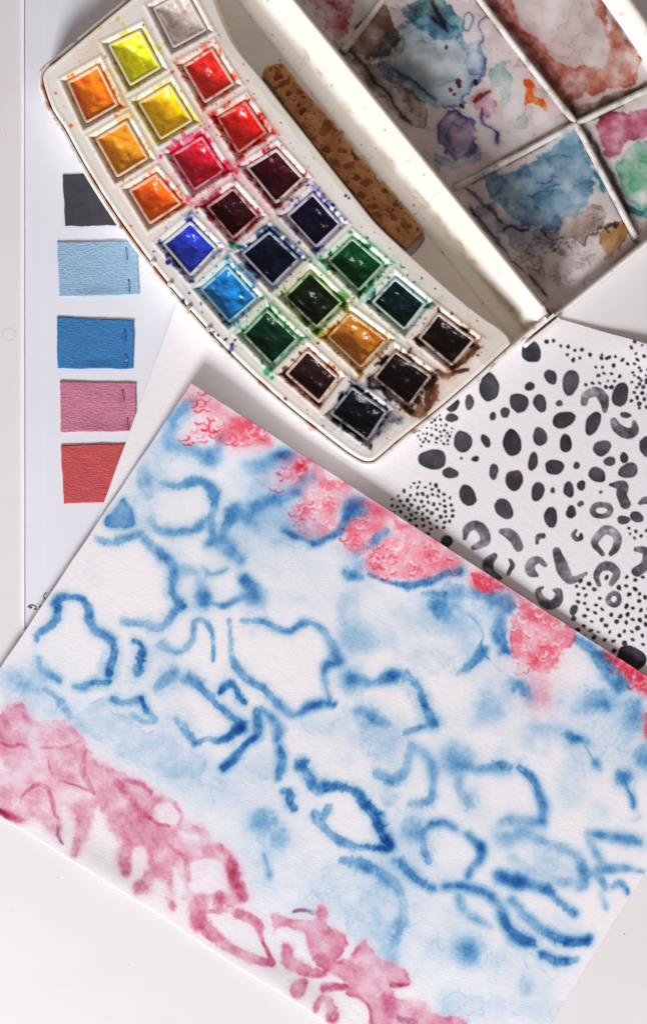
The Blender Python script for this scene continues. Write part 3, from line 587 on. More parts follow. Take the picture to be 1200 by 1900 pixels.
    K(*h, [([(455,665),(480,672),(500,680)],[10,10,8],[.8,.8,.6])], 'ink', soft=.4, halo=.1)
    fold = fbm(sh.h, sh.w, 46, 555, 3); fold2 = fbm(sh.h, sh.w, 30, 777, 3)
    body = sst(.25, .6, sh.L[Pk])
    stk = fbm(sh.h, sh.w, 16, 888, 3); stk = sum(np.roll(np.roll(stk, t, 0), t // 2, 1) for t in range(-26, 27, 4)) / 14
    sh.L[Pk] = np.maximum(sh.L[Pk] * (1 + body * 0.55 * stk), 0)
    sh.L[Pk] = np.maximum(sh.L[Pk] * (1 + body * (0.26 * fold2 + 0.06 * sh.fine)) + body * 0.2 * np.exp(-(fold / 0.09) ** 2) * sst(-.2, .5, fold2), 0)
    # blue is pushed away where the pink and red lie
    sh.L[B] *= 1 - 0.85 * np.clip(sh.L[Pk] * 1.3, 0, 1)
    sh.L[B] *= 1 - 0.5 * np.clip(sh.L[R_] * 0.9, 0, 1)
    gran = 1 + 0.13 * sh.tiny + 0.10 * fbm(sh.h, sh.w, 4, 77, 2)
    for kk in (B, R_, Pk): sh.L[kk] = np.maximum(sh.L[kk], 0) * gran
    pig = {B: np.array([1.50, 0.76, 0.335]), R_: np.array([0.07, 1.62, 1.30]), Pk: np.array([0.24, 0.95, 0.68]), 'ink': np.array([0.9, 1.7, 1.2])}
    def zf(U, V, PX, PY):
        dA = np.hypot(PX - 355, PY - 710); dD = np.hypot(PX + 129, PY - 1432)
        z = 1.9 + 0.25 * np.sin(U * 7 + V * 4) + 0.2 * np.sin(V * 9 + 1)
        z += 2.2 * np.exp(-(V / 0.10) ** 2) * (0.75 + 0.35 * np.sin(U * 5 + 0.6))
        z += 1.8 * np.exp(-(dA / 130) ** 2) + 2.6 * np.exp(-(U / 0.13) ** 2)
        z += 1.4 * np.exp(-((1 - V) / 0.05) ** 2) * (1 + np.sin(U * 19 + 2)) * 0.6
        return z * MM
    o = paper('watercolor_painting', [(355,710),(1359,1357),(905,2085),(-129,1432)], 760, 552, zf, sh, PAPER, pig, M_paint, 0.45 * MM, 1.0)
    tag(o, 'watercolour painting with blue outlined cells, red scale patches and a pink corner', 'painting')
make_painting()

# ------------------------------------------------------------------ the sheet with black leopard spots
def make_leopard():
    sh = Sheet(60, 380, 1470, 1560, 300)
    K_ = 'ink'
    l1 = (720, 580, 2.5); l2 = (820, 880, 3.158); l3 = (960, 560, 5.0)
    big = []
    def spot(x, y, rx, ry, rot, I=None):
        I = I if I else rng.uniform(0.80, 1.0)
        n = 14; ph = rng.uniform(0, 6.28); pts = []
        for i in range(n):
            t = 2 * math.pi * i / n
            w = 1 + 0.055 * math.sin(2 * t + ph) + 0.05 * math.sin(3 * t + ph * 2.3) + rng.normal(0, 0.022)
            dx, dy = rx * math.cos(t) * w, ry * math.sin(t) * w
            cr, sr = math.cos(math.radians(rot)), math.sin(math.radians(rot))
            pts.append((x + dx * cr - dy * sr, y + dx * sr + dy * cr))
        sh.poly(K_, pts, I, soft=0.9, warp=0.6, edge=0.14, ew=2.0, var=0.2 if rx > 5 else 0.05)
        big.append((x, y, max(rx, ry)))
    L1 = [(663,182,47,48,0),(752,298,26,38,-28),(845,325,39,58,5),(655,342,22,20,0),(467,345,44,67,-8),(375,416,21,35,4),(298,428,26,36,35),(295,488,30,20,12),(605,418,41,47,-30),(702,420,30,42,-18),(792,420,16,15,0),
          (540,463,21,25,0),(484,480,14,20,0),(812,498,55,36,-14),(948,513,33,54,22),(1075,380,37,58,8),(345,598,43,50,-25),(452,596,19,33,-25),(573,605,41,63,-14),(702,575,32,45,-18),(822,607,27,42,0),(990,627,45,34,-14),(1198,620,36,46,0),
          (205,680,62,49,4),(402,678,17,13,-10),(338,676,6,6,0),(286,745,38,25,4),(488,737,21,37,0),(670,690,21,44,6),(770,718,42,37,-5),(583,777,37,53,3),(872,710,15,17,0),(1025,690,27,22,0),(1092,673,18,24,5),(1112,733,44,36,-20),(967,752,40,34,20),
          (692,830,31,42,8),(367,848,36,52,-33),(761,824,10,13,20),(836,822,26,35,-6),(894,802,18,24,5),(983,831,8,8,0),(535,910,39,50,-40),(846,925,23,30,-5),(891,888,16,13,-25),(752,950,31,47,-3),(1098,475,25,14,5),(1090,962,30,21,-5),(1150,948,34,24,15),
          (1300,300,40,60,10),(1420,520,50,40,0),(1500,760,40,52,10),(1330,820,44,30,0),(1600,600,40,40,0),(1620,900,40,50,0),(1400,980,50,40,0)]
    for x, y, rx, ry, rot in L1: spot(l1[0] + x / 2.5, l1[1] + y / 2.5, rx / 2.5, ry / 2.5, rot)
    def st(base, pts, w, I=0.75):
        s = base[2]
        P = [(base[0] + x / s, base[1] + y / s) for x, y in pts]
        ww = [a / s for a in w] if hasattr(w, '__len__') else w / s
        sh.stroke(K_, P, ww, I, soft=0.10, halo=0.0, warp=1.6, feather=0.05)
        for p in P: big.append((p[0], p[1], 8))
    st(l1, [(908,420),(915,385),(965,368),(995,400),(1003,455)], [17,20,22,24,12], [.6,.6,.9,.8,.55]); st(l1, [(1045,500),(1062,535),(1105,562),(1140,545),(1138,510)], [14,22,26,22,12], [.7,.7,.8,.75,.7])
    st(l1, [(1030,797),(1085,805),(1082,845),(1100,885)], [8,24,24,26], .75); st(l1, [(1170,885),(1200,870),(1240,885)], [10,20,22], .7)
    ring = lambda x, y, rx, ry: [(x + rx * math.cos(t), y + ry * math.sin(t)) for t in np.linspace(0, 2 * math.pi, 9)]
    st(l1, ring(988, 917, 42, 28), 13, [.8,.7,.8,.9,.8,.7,.75,.85,.8])
    st(l2, ring(1003, 735, 32, 34), 15, .78)
    spot(820 + 25/3.158, 880 + 395/3.158, 11, 12, 0); spot(820 + 1105/3.158, 880 + 1080/3.158, 26, 25, 0, 1.25); spot(820 + 770/3.158, 880 + 795/3.158, 7, 10, 25)
    st(l2, [(132,370),(150,320),(200,300),(245,340),(252,390),(220,415),(185,428)], [14,26,28,32,30,22,16], .66)
    st(l2, [(345,335),(390,350),(430,385),(445,425)], [18,32,32,28], [.6,.75,.72,.7]); st(l2, [(553,402),(565,368),(592,360)], [10,16,17], .8)
    st(l2, [(785,325),(768,350),(785,378),(812,370),(812,350)], [8,13,15,15,10], .9); st(l2, [(938,468),(892,402),(930,342),(970,326),(1022,370),(1012,430),(985,465)], [14,22,24,26,26,22,14], [.8,.6,.55,.6,.65,.8,.9])
    st(l2, [(308,475),(268,520),(280,570),(335,602)], [14,32,26,16], .85); st(l2, [(395,500),(410,535),(388,580)], [10,16,14], .8); st(l2, [(603,535),(562,502),(518,530),(520,570),(555,592)], [12,22,30,28,12], .72)
    st(l2, [(672,455),(690,510),(715,580),(760,618),(845,580)], [26,34,36,26,9], [1.0,.75,.62,.6,.8]); st(l2, [(920,645),(905,590),(932,545),(985,540),(1018,585),(985,645)], [12,18,24,28,24,15], [.9,.85,.8,.85,.85,.85])
    st(l2, [(1130,442),(1190,455),(1190,520),(1140,568)], [14,24,30,30], .8); st(l2, [(590,660),(565,680),(580,730),(630,765),(675,740),(682,690),(660,680)], [8,16,24,28,28,22,14], .82)
    st(l2, [(1165,170),(1200,150)], [8,18], .6)
    # dots
    dots = [(265,370),(330,363),(397,410),(468,418),(532,452),(597,444),(460,492),(514,540),(575,520),(670,490),(780,490),(775,520),(822,525),(845,515),(905,510),(970,540),(1018,577),(1080,577),(722,603),(785,603),(888,592),(747,683),(798,662),(866,667),(944,690),(1067,655),(1138,638),(1122,702),(832,733),(893,735),(630,772),(690,757),(757,755),(816,790),(867,792),(1060,745),(1130,762),(1190,750),(1190,680),(1080,840),(1155,846),(1107,886),(1052,916),(1173,903),(1123,946)]
    for x, y in dots:
        r = rng.uniform(13, 22) / 5; spot(l3[0] + x / 5, l3[1] + y / 5, r, r * rng.uniform(0.62, 1.0), rng.uniform(0, 180), rng.uniform(0.95, 1.2))
    def cluster(x0, y0, x1, y1, gap, rmin, rmax, n, seed, ell=True):
        r = np.random.default_rng(seed); got = []
        for _ in range(6000):
            if len(got) >= n: break
            x, y = r.uniform(x0, x1), r.uniform(y0, y1)
            if ell and ((x - (x0 + x1) / 2) / (x1 - x0) * 2) ** 2 + ((y - (y0 + y1) / 2) / (y1 - y0) * 2) ** 2 > 1: continue
            if any((x - a) ** 2 + (y - b) ** 2 < (c + 5) ** 2 for a, b, c in big if c > 6): continue
            if any((x - a) ** 2 + (y - b) ** 2 < gap * gap for a, b in got): continue
            got.append((x, y))
        for x, y in got:
            rr = r.uniform(rmin, rmax); spot(x, y, rr, rr * r.uniform(0.55, 1), r.uniform(0, 180), r.uniform(0.9, 1.2))
    cluster(722, 895, 842, 992, 9.5, 2.6, 4.2, 75, 41); cluster(768, 768, 840, 838, 7, 1.6, 3.0, 42, 42)
    cluster(1062, 1070, 1240, 1215, 12, 3.2, 5.2, 95, 43, False); cluster(1170, 620, 1240, 760, 10, 2.5, 4, 35, 44, False); cluster(1150, 970, 1200, 1000, 10, 2.5, 4, 6, 45, False)
    cluster(1050, 1200, 1180, 1300, 12, 3, 5, 25, 46)
    pig = {K_: np.array([2.85, 2.88, 2.68])}
    sh.L[K_] *= 1 + 0.05 * sh.tiny
    q = [(385,405),(1433,704),(1149,1482),(101,1183)]
    def zf(U, V, PX, PY):
        z = 0.75 + 0.12 * np.sin(U * 9 + 2 * V) + 1.15 * np.exp(-(U / 0.13) ** 2)
        z += 3.6 * np.exp(-(V / 0.06) ** 2) * sst(0.62, 0.95, U) * 0.9
        return z * MM
    o = paper('spotted_paper', q, 720, 545, zf, sh, PAPER * 1.01, pig, M_paint, 0.4 * MM)
    tag(o, 'white watercolour sheet painted with black leopard spots and dots, partly under the paint box', 'painting')
make_leopard()

# ------------------------------------------------------------------ the paint box
Z_TOP = 16.0 * MM       # tray plateau
PANS = [  # rim corners (left, top, right, bottom), paint colour, label words, rim stain strength, seed
 ([(285,15),(343,-18),(383,55),(322,88)], (214,200,194), 'silvery grey shimmer paint at the top of the tray', .25),
 ([(202,83),(260,55),(298,125),(242,158)], (236,224,30), 'lemon yellow paint', .45),
 ([(340,122),(393,88),(435,155),(380,190)], (214,38,30), 'bright vermilion red paint beside the lemon yellow', .5),
 ([(125,152),(182,120),(219,194),(160,228)], (226,120,18), 'orange paint smeared with red, in the corner of the tray', .45),
 ([(257,190),(315,155),(357,223),(298,258)], (240,186,12), 'warm golden yellow paint', .5),
 ([(403,218),(455,187),(495,245),(442,283)], (212,26,22), 'scarlet red paint in a heavily red stained cup', .85),
 ([(178,257),(235,223),(275,293),(218,328)], (216,140,26), 'ochre gold paint between two orange ones', .5),
 ([(318,287),(375,252),(417,315),(360,353)], (186,14,42), 'crimson paint in a pink stained cup', .95),
 ([(457,310),(513,275),(563,330),(512,377)], (88,14,36), 'dark wine red paint nearest the sponge', .4),
 ([(240,353),(290,322),(337,377),(278,415)], (226,98,10), 'deep orange paint near the curved edge', .6),
 ([(383,383),(433,347),(480,400),(432,443)], (70,14,28), 'dark burgundy paint in a pink stained cup', .7),
 ([(532,400),(580,357),(632,415),(586,459)], (22,18,52), 'blackish violet paint with lilac rim', .4),
 ([(302,452),(353,410),(403,460),(353,512)], (26,52,176), 'bright ultramarine blue paint', .3),
 ([(448,470),(500,428),(555,480),(505,530)], (14,22,52), 'blue black paint with dark blue stains', .6),
 ([(608,483),(653,440),(712,490),(665,540)], (10,92,44), 'emerald green paint', .6),
 ([(372,537),(422,492),(477,552),(425,598)], (8,116,186), 'cerulean blue paint', .55),
 ([(527,550),(575,502),(635,560),(587,608)], (24,44,24), 'very dark sap green paint in a light green stained cup', .85),
 ([(690,560),(733,515),(790,562),(750,612)], (8,44,50), 'dark teal paint', .4),
 ([(450,620),(495,573),(553,628),(505,677)], (8,66,46), 'dark bottle green paint in a green stained cup', .75),
 ([(607,625),(650,580),(718,630),(668,682)], (170,104,20), 'yellow ochre brown paint', .8),
 ([(777,627),(813,580),(880,630),(838,678)], (34,24,20), 'brownish black paint at the end corner', .45),
 ([(530,693),(570,648),(628,700),(592,747)], (64,32,32), 'reddish brown paint', .45),
 ([(693,700),(733,650),(800,697),(758,753)], (26,22,22), 'black paint with brown smears spilling over the tray', .85),
 ([(613,767),(653,717),(718,763),(682,817)], (22,26,38), 'blue black paint with grey smears at the rounded corner', .7),
]
OUT = [(405,-145),(314,-73),(223,0),(168,45),(101,101),(80,117),(70,132),(69,150),(74,170),(88,206),(114,246),(147,305),(189,379),(220,420),(273,492),(320,548),(380,620),(427,671),(470,708),(520,750),(570,793),(623,834),(650,853),(672,864),(690,865),(706,857),(747,822),(827,758),(893,701),(960,640),(1016,592)]
PLAT = [(352,-95),(366,-88),(380,-50),(400,7),(433,80),(487,148),(527,200),(567,250),(615,312),(667,377),(700,417),(753,467),(793,503),(843,547),(893,587),(927,610),(943,627),(946,643),(927,663)]
U_ = np.array([.6296, .7769]); N_ = np.array([.7769, -.6296]); P0 = np.array([540., 0.])      # along the hinge, away from it towards the lid
def td(x, y): return (x - P0[0]) * U_[0] + (y - P0[1]) * U_[1], (x - P0[0]) * N_[0] + (y - P0[1]) * N_[1]
def fr(t, d): return (P0[0] + t * U_[0] + d * N_[0], P0[1] + t * U_[1] + d * N_[1])
OUTC = crv(OUT, False, 8)
_t, _d = td(OUTC[:, 0], OUTC[:, 1]); _m = (_t > -95) & (_t < 690) & (_d < -400)      # even out the long curved side
_w = sst(-95, -40, _t) * (1 - sst(640, 690, _t)); _f = np.polyval(np.polyfit(_t[_m], _d[_m], 4), _t)
_d = np.where(_m, lerp(_d, _f, _w), _d); OUTC = np.stack(fr(_t, _d), -1)
HINGE = [fr(752, 11), fr(-178, 11)]
BASE_POLY = np.concatenate([OUTC, np.array(HINGE)])
plat_left = OUTC
PLAT_POLY = np.concatenate([plat_left[(plat_left[:, 0] < 940)], np.array([(927, 668)]), crv(PLAT, False, 6)[::-1]])
SPONGE = crv([(487,134),(505,120),(523,116),(534,124),(548,146),(580,185),(613,220),(667,287),(700,326),(733,363),(777,415),(788,431),(780,447),(762,464),(752,462),(720,433),(690,402),(650,352),(600,290),(560,238),(520,182)], True, 6)
WHITE = np.array([0.84, 0.805, 0.755])

def quad_sd(X, Y, q):                       # positive inside a convex quad
    c = np.mean(q, 0); d = np.full(X.shape, 1e9)
    for i in range(4):
        a = np.array(q[i], float); b = np.array(q[(i + 1) % 4], float)
        n = np.array([b[1] - a[1], a[0] - b[0]]); n /= np.hypot(*n)
        if np.dot(n, c - a) < 0: n = -n
        d = np.minimum(d, (X - a[0]) * n[0] + (Y - a[1]) * n[1])
    return d

def splat(sh, k, x, y, r, I):
    sh.blob(k, x, y, r, r * random.uniform(.6, 1), random.uniform(0, 180), I, soft=.3, warp=1.5, feather=.15, halo=0)

def make_box():
    root = empty('paint_box', (WX(560, 0), WY(480, 0), 0.0012))
    bpy.context.view_layer.update()
    tag(root, 'open white plastic watercolour box with stained mixing lid', 'paint box')
    step = 1.6
    xs = np.arange(50, 1060, step); ys = np.arange(-160, 880, step)
    X, Y = np.meshgrid(xs, ys)
    sdB = poly_sd(X, Y, BASE_POLY); sdP = poly_sd(X, Y, PLAT_POLY); t, d = td(X, Y)
    # heights in mm
    zc = 4.6 + 1.0 * sst(-150, -60, d) + 0.5 * sst(-74, -66, d)
    sr = np.clip((d + 46) / 44, 0, 1); z = zc + 13.0 * (0.55 * sr ** 2.2 + 0.45 * sst(0, 1, sr)) * (1 - sst(5, 10, d)) - 4.0 * sst(5, 10, d)
    z = z + 0.8 * np.exp(-((d + 3) / 8) ** 2)
    z = np.where(t > 735, lerp(z, np.minimum(z, 13), sst(735, 752, t)), z)
    sdS = poly_sd(X, Y, SPONGE)
    z = z - 4.2 * sst(-3.0, -1.0, sdS) * (sdP < 3)
    z = z + (16.0 - z) * sst(-6, 1, sdP)
    edge = sst(8, 13, sdB); dl = d < -30
    z = np.where(dl, lerp(11.0, z, edge), z)
    raised = 0.45 * sst(11, 14, sdB) * (1 - sst(17, 22, sdB)) * dl * (sdP > 12)
    z = z + raised * 0.3
    for q, *_ in PANS:
        o = -quad_sd(X, Y, q)                # distance outside the rim
        z = z + 0.25 * np.exp(-((o - 12) / 3) ** 2) * (o < 30)
        z = lerp(z, 14.0, 1 - sst(3.2, 8.8, o)); z = np.where(o < 0, lerp(z, 5.5, sst(0, 3, -o)), z)
    # stains
    sh = Sheet(48, -162, 1064, 884, 500); pig = {}
    def P(k, rgb): pig[k] = -np.log(np.maximum(lin(*rgb), 0.004) / 0.85)
    stain = [(150,140,140),(200,190,40),(225,80,60),(230,130,50),(215,190,50),(205,40,30),(215,150,70),(220,60,100),(150,50,80),(228,120,70),(160,60,80),(90,90,150),(60,70,150),(60,90,130),(30,130,70),(50,130,170),(90,150,60),(50,110,110),(40,150,90),(190,130,50),(110,70,50),(150,80,60),(80,60,50),(70,75,95)]
    amt = [.12,.3,.4,.4,.3,.7,.35,.9,.5,.6,.6,.55,.45,.8,.75,.65,.9,.6,.8,.8,.85,.55,1.1,1.0]
    for i, (q, rgb, lab, rim) in enumerate(PANS):
        k = 's%d' % i; P(k, stain[i]); L = sh.layer(k)
        cx, cy = np.mean(q, 0)
        sl = sh.win(cx - 85, cy - 85, cx + 85, cy + 85)
        o = -quad_sd(sh.X[sl] + 2 * sh.nx[sl], sh.Y[sl] + 2 * sh.ny[sl], q)
        nz = sst(-0.25, 0.55, sh.mid[sl] + 0.6 * sh.fine[sl])
        L[sl] += amt[i] * (0.7 * np.exp(-((o - 3) / 5.0) ** 2) * (0.15 + 0.9 * nz) + 0.75 * np.exp(-((o - 9.5) / 3.5) ** 2) * sst(0.15, 0.6, sh.mid[sl] + .5 * sh.fine[sl]) + 0.10 * np.exp(-((o - 12) / 12) ** 2) * (0.4 + nz))
        L[sl] += amt[i] * 1.3 * np.exp(-((o - 9.5) / 3.0) ** 2) * sst(0.5, 0.75, sh.fine[sl] + .3 * sh.mid[sl]) + amt[i] * 2.4 * np.exp(-((o - 3.5) / 2.4) ** 2) * sst(0.05, 0.55, sh.mid[sl] + .6 * sh.fine[sl])
        for _ in range(int(14 * (0.4 + amt[i]))):
            a = random.uniform(0, 6.28); r = random.uniform(48, 78)
            x, y = cx + r * math.cos(a), cy + r * math.sin(a)
            splat(sh, k, x, y, random.choice([1.0, 1.3, 1.6, 2.0, 2.6, 3.6]), random.uniform(.3, 1.3))
    # named smears
    P('brown', (110,70,50)); P('dark', (50,48,60)); P('ink', (45,50,120)); P('rust', (170,90,60)); P('grime', (150,135,115))
    for pts, w, I in (([(800,700),(812,690),(830,697),(846,690),(866,685)],[5,4,6,4,3],[1.2,1,.6,1.2,1.3]),([(800,700),(802,725),(795,750),(775,768),(757,765)],[7,9,8,6,4],1.1),([(870,640),(884,648),(862,668)],[3,4,2],1.2),
                      ([(840,680),(856,672),(878,650),(892,645)],[5,4,3,1],1.2),([(745,755),(765,765),(778,750)],6,.9)):
        sh.stroke('brown', pts, w, I, soft=.3, halo=.12, warp=4, feather=.5)
    for pts, w, I in (([(685,700),(692,718),(712,722),(724,740)],[3,4,3,3],1.6),([(716,760),(728,775),(742,780)],[9,10,7],.4),([(700,800),(720,780)],[10,14],.28)):
        sh.stroke('dark', pts, w, I, soft=.6, halo=.2, warp=4, feather=.7)
    for x, y, r in ((404,622,3),(428,648,6),(430,640,4),(418,630,4),(436,632,3),(312,486,4.5),(286,466,3),(352,545,2.5),(376,580,2),(340,558,4),(348,570,3),(640,362,3),(646,368,2.5),(617,380,4),(622,390,3)): splat(sh, 'ink', x, y, r, 1.2 if r < 5 else .6)
    for x, y, r in ((438,316,6),(470,510,16),(450,495,9)): splat(sh, 's7' if x == 438 else 's13', x, y, r, .5)
    for x, y, r in ((506,701,4),(496,690,8),(744,496,3),(769,523,3.5),(430,455,9),(440,458,6)): splat(sh, 's18', x, y, r, .8)
    for x, y, r in ((228,45,3),(218,36,5),(185,52,4),(295,90,6),(305,80,4),(235,10,2)): splat(sh, 's1', x, y, r, .5)
    for x, y in ((325,262),(340,250),(312,275),(344,262),(352,255),(298,345),(310,338),(345,372),(351,366)): splat(sh, 's7', x, y, random.uniform(3, 8), .7)
    for _ in range(260):
        tt, dd = random.uniform(-150, 740), random.uniform(-470, -10)
        x, y = fr(tt, dd); splat(sh, random.choice(['brown', 'dark', 'grime', 'grime', 'rust']), x, y, random.choice([.8, 1, 1.2, 1.5, 2.2]), random.uniform(.25, .9))
    # grime along channel and ridge foot, with shade greyed into the colour of both
    T_, D_ = td(sh.X + 3 * sh.nx, sh.Y + 3 * sh.ny)
    grime_shade = sh.layer('grime')
    grime_shade += 0.30 * np.exp(-((D_ + 40) / 6) ** 2) * sst(-.2, .7, sh.big) + 0.22 * np.exp(-((D_ - 10) / 5) ** 2) + (0.10 + 0.05 * sh.big) * (D_ > -150)
    grime_shade += 0.3 * np.exp(-((D_ + 36) / 2.5) ** 2) * sst(.25, .7, sh.mid + .4 * sh.big)
    lev = np.abs(sh.big - 0.25)
    grime_shade += 0.25 * np.exp(-(lev / 0.02) ** 2) * sst(.1, .6, sh.mid) * (D_ > -120)
    # soft stain of old paint along the curved edge
    r_ = sh.layer('rust')
    sdq = poly_sd(sh.X[::3, ::3], sh.Y[::3, ::3], BASE_POLY)
    sdq = np.repeat(np.repeat(sdq, 3, 0), 3, 1)[:sh.h, :sh.w]
    r_ += 0.9 * np.exp(-((sdq - 9) / 2.2) ** 2) * sst(-.1, .5, sh.mid) * (D_ < -300)
    r_ += 0.07 * sst(0, 1, sh.big) * (D_ < -200)
    colr = sh.color(WHITE, pig, X.ravel(), Y.ravel())
    zz = z.ravel() * MM
    co = np.stack([WX(X.ravel(), Z_TOP), WY(Y.ravel(), Z_TOP), zz], -1)
    inside = sdB > 6.0
    inside |= (d > -20) & (sdB > 0.0)
    cell = inside[:-1, :-1] & inside[1:, :-1] & inside[:-1, 1:] & inside[1:, 1:]
    pl = sdP[:-1, :-1] > -9.5
    for nm, mk, lab in (('pan_tray', cell & pl, 'white tray plate with square wells, spattered with paint'), ('brush_channel', cell & ~pl, 'beige channel and white rounded ridge beside the tray')):
        c2, q2, k2 = compact(co, grid_quads(len(xs), len(ys), mk), colr)
        o = attach(obj(nm, mesh_np(nm, c2, q2, k2), M_plastic), root); o['label'] = lab

    # outer shell wall of the base
    M_shell = mat_mottle('shell_plastic', tuple(WHITE * 0.97), tuple(lin(176, 120, 92)), 230, 0.56, 0.72, 0.35, [(260, 3, 0.15, 0.0002)])
    def wall(name, line, prof, mat, closed=False, zref=Z_TOP, inward=1):
        L = np.asarray(line, float)
        tg = np.gradient(L, axis=0); tg /= np.hypot(tg[:, 0], tg[:, 1])[:, None] + 1e-9
        nrm = np.stack([-tg[:, 1], tg[:, 0]], -1) * inward
        cols = []
        for off, zz_ in prof:
            p = L + nrm * off
            cols.append(np.stack([WX(p[:, 0], zref), WY(p[:, 1], zref), np.full(len(p), zz_ * MM)], -1))
        n, m = len(L), len(prof)
        cv = np.stack(cols, 1).reshape(-1, 3)
        i = np.arange(n - 1)[:, None] * m + np.arange(m - 1)[None, :]
        q = np.stack([i, i + 1, i + m + 1, i + m], -1).reshape(-1, 4)
        caps = [np.array([[0 + j, m - 1 - j, m - 2 - j, 1 + j]]) for j in range(0, m // 2)]
        allq = np.concatenate([q] + caps + [c + (n - 1) * m for c in caps])
        return attach(obj(name, mesh_np(name, cv, allq), mat), root)
    # inside lies to the left of the running direction in image space
    wall('outer_shell', OUTC, [(1.5, 0.2), (0, 6), (-0.6, 12.3), (0.6, 13.6), (2.6, 14.2), (5.4, 14.2), (7.4, 13.6), (8.3, 12), (8.6, 7), (8.6, 0.2)], M_shell, inward=-1)
    # clips along the curved edge
    M_clip = mat_mottle('clip_plastic', tuple(WHITE * 0.95), tuple(lin(120, 100, 90)), 500, 0.5, 0.75, 0.4)
    for (x, y) in ((284,487),(316,527),(351,570),(388,610)):
        bm = bmesh.new()
        for (hw, hl, z0, z1) in ((4.6, 3.6, 13.5, 16.7), (2.6, 1.8, 16.7, 16.95)):
            r = bmesh.ops.create_cube(bm, size=1)
            for v in r['verts']:
                a, b_ = v.co.x * 2 * hw, v.co.y * 2 * hl; zz_ = z1 if v.co.z > 0 else z0
                px, py = x + a * N_[0] * 1.0 + b_ * U_[0], y + a * N_[1] + b_ * U_[1]
                v.co = (float(WX(px, Z_TOP)), float(WY(py, Z_TOP)), zz_ * MM)
        bmesh.ops.recalc_face_normals(bm, faces=bm.faces[:])
        attach(obj('clip', bm, M_clip), root)

    # ---- lid
    FL = 3.0
    lid = None
    Dmax = lambda t: 450 - 62 * ((t - 287) / 466) ** 2
    tl = np.linspace(-172, 752, 60)
    lid_in = [fr(760, 8)] + [fr(760 - 0 * i, dd) for i, dd in enumerate(np.linspace(20, 385, 24))] + [fr(752, 400)] + [fr(tt, Dmax(tt)) for tt in tl[::-1]] + [fr(-178, 395)] + [fr(-178, dd) for dd in np.linspace(385, 8, 24)]
    lid_in = np.array(lid_in)
    lx = np.arange(440, 1420, 1.7); ly = np.arange(-460, 600, 1.7)
    X, Y = np.meshgrid(lx, ly); sd = poly_sd(X, Y, lid_in)
    z = np.full(X.shape, FL) + 0.5 * (1 - sst(1, 7, sd))
    DIV = [[(862,-42),(890,0),(960,92),(1030,182),(1067,230),(1105,300),(1142,371),(1180,443)], [(842,350),(955,290),(1067,230),(1130,199),(1200,166),(1300,118)], [(636,95),(672,50),(708,2),(745,-48)], [(862,-45),(800,-130),(760,-190)],[(745,-48),(800,-85),(862,-125)]]
    def dist_line(X, Y, L):
        C = crv(L, False, 12); dm = np.full(X.shape, 1e9)
        for a, b in zip(C[:-1], C[1:]):
            e = b - a; tt = np.clip(((X - a[0]) * e[0] + (Y - a[1]) * e[1]) / (e @ e), 0, 1)
            dm = np.minimum(dm, np.hypot(X - a[0] - tt * e[0], Y - a[1] - tt * e[1]))
        return dm
    sl_ = Sheet(438, -462, 1424, 604, 800)
    make_lid_stains(sl_, DIV, dist_line, lid_in)
    pig = LID_PIG
    colr = sl_.color(np.array([0.76, 0.715, 0.72]), pig, X.ravel(), Y.ravel())
    co = np.stack([WX(X.ravel(), FL * MM), WY(Y.ravel(), FL * MM), z.ravel() * MM], -1)
    ins = sd > -1; cell = ins[:-1, :-1] & ins[1:, :-1] & ins[:-1, 1:] & ins[1:, 1:]
    c2, q2, k2 = compact(co, grid_quads(len(lx), len(ly), cell), colr)
    lid = attach(obj('lid', mesh_np('lid', c2, q2, k2), M_lid), root)
    lid['label'] = 'mixing lid with dried blue, purple, red and green paint'
    M_rim = mat_mottle('lid_rim', tuple(WHITE), tuple(lin(150, 128, 110)), 260, 0.6, 0.82, 0.35, [(260, 3, 0.1, 0.0002)])
    M_div = mat_mottle('divider_plastic', tuple(WHITE * 0.78), tuple(lin(140, 128, 124)), 160, 0.45, 0.75, 0.35)  # white plastic with the shade inside the lid put into its colour
    near = np.array([fr(760, dd) for dd in np.linspace(6, 408, 40)]); far_ = np.array([fr(tt, Dmax(tt)) for tt in np.linspace(764, -182, 90)]); top = np.array([fr(-178, dd) for dd in np.linspace(408, 6, 40)])
    thin_ = [(2.5, FL - .4), (1.5, 7), (0.2, 9.2), (-3, 10), (-7, 10), (-9, 9.4), (-9.6, 8), (-9.6, 0.2)]
    wide_ = [(3.0, FL - .4), (0.5, FL + 1.5), (-3, FL + 3), (-20, 8.6), (-25, 9.3), (-31, 9.5), (-34, 9.0), (-35, 7.6), (-38, 7.2), (-40, 6.2), (-40, 0.2)]
    for ln, pf in ((near, thin_), (far_, wide_), (top, thin_)):
        w = wall('lid_rim', ln, pf, M_rim, zref=FL * MM, inward=-1); w.parent = lid
    for L in DIV:
        C = crv(L, False, 6)
        w = wall('divider', C, [(-6.6, FL - .3), (-5.0, FL + 1.1), (-3.4, FL + 1.8), (-1.2, FL + 2.1), (1.2, FL + 2.1), (3.4, FL + 1.8), (5.0, FL + 1.1), (6.6, FL - .3)], M_div, zref=FL * MM)
        w.parent = lid
    for w in lid.children: w.matrix_parent_inverse = (root.matrix_basis @ lid.matrix_parent_inverse @ lid.matrix_basis).inverted()

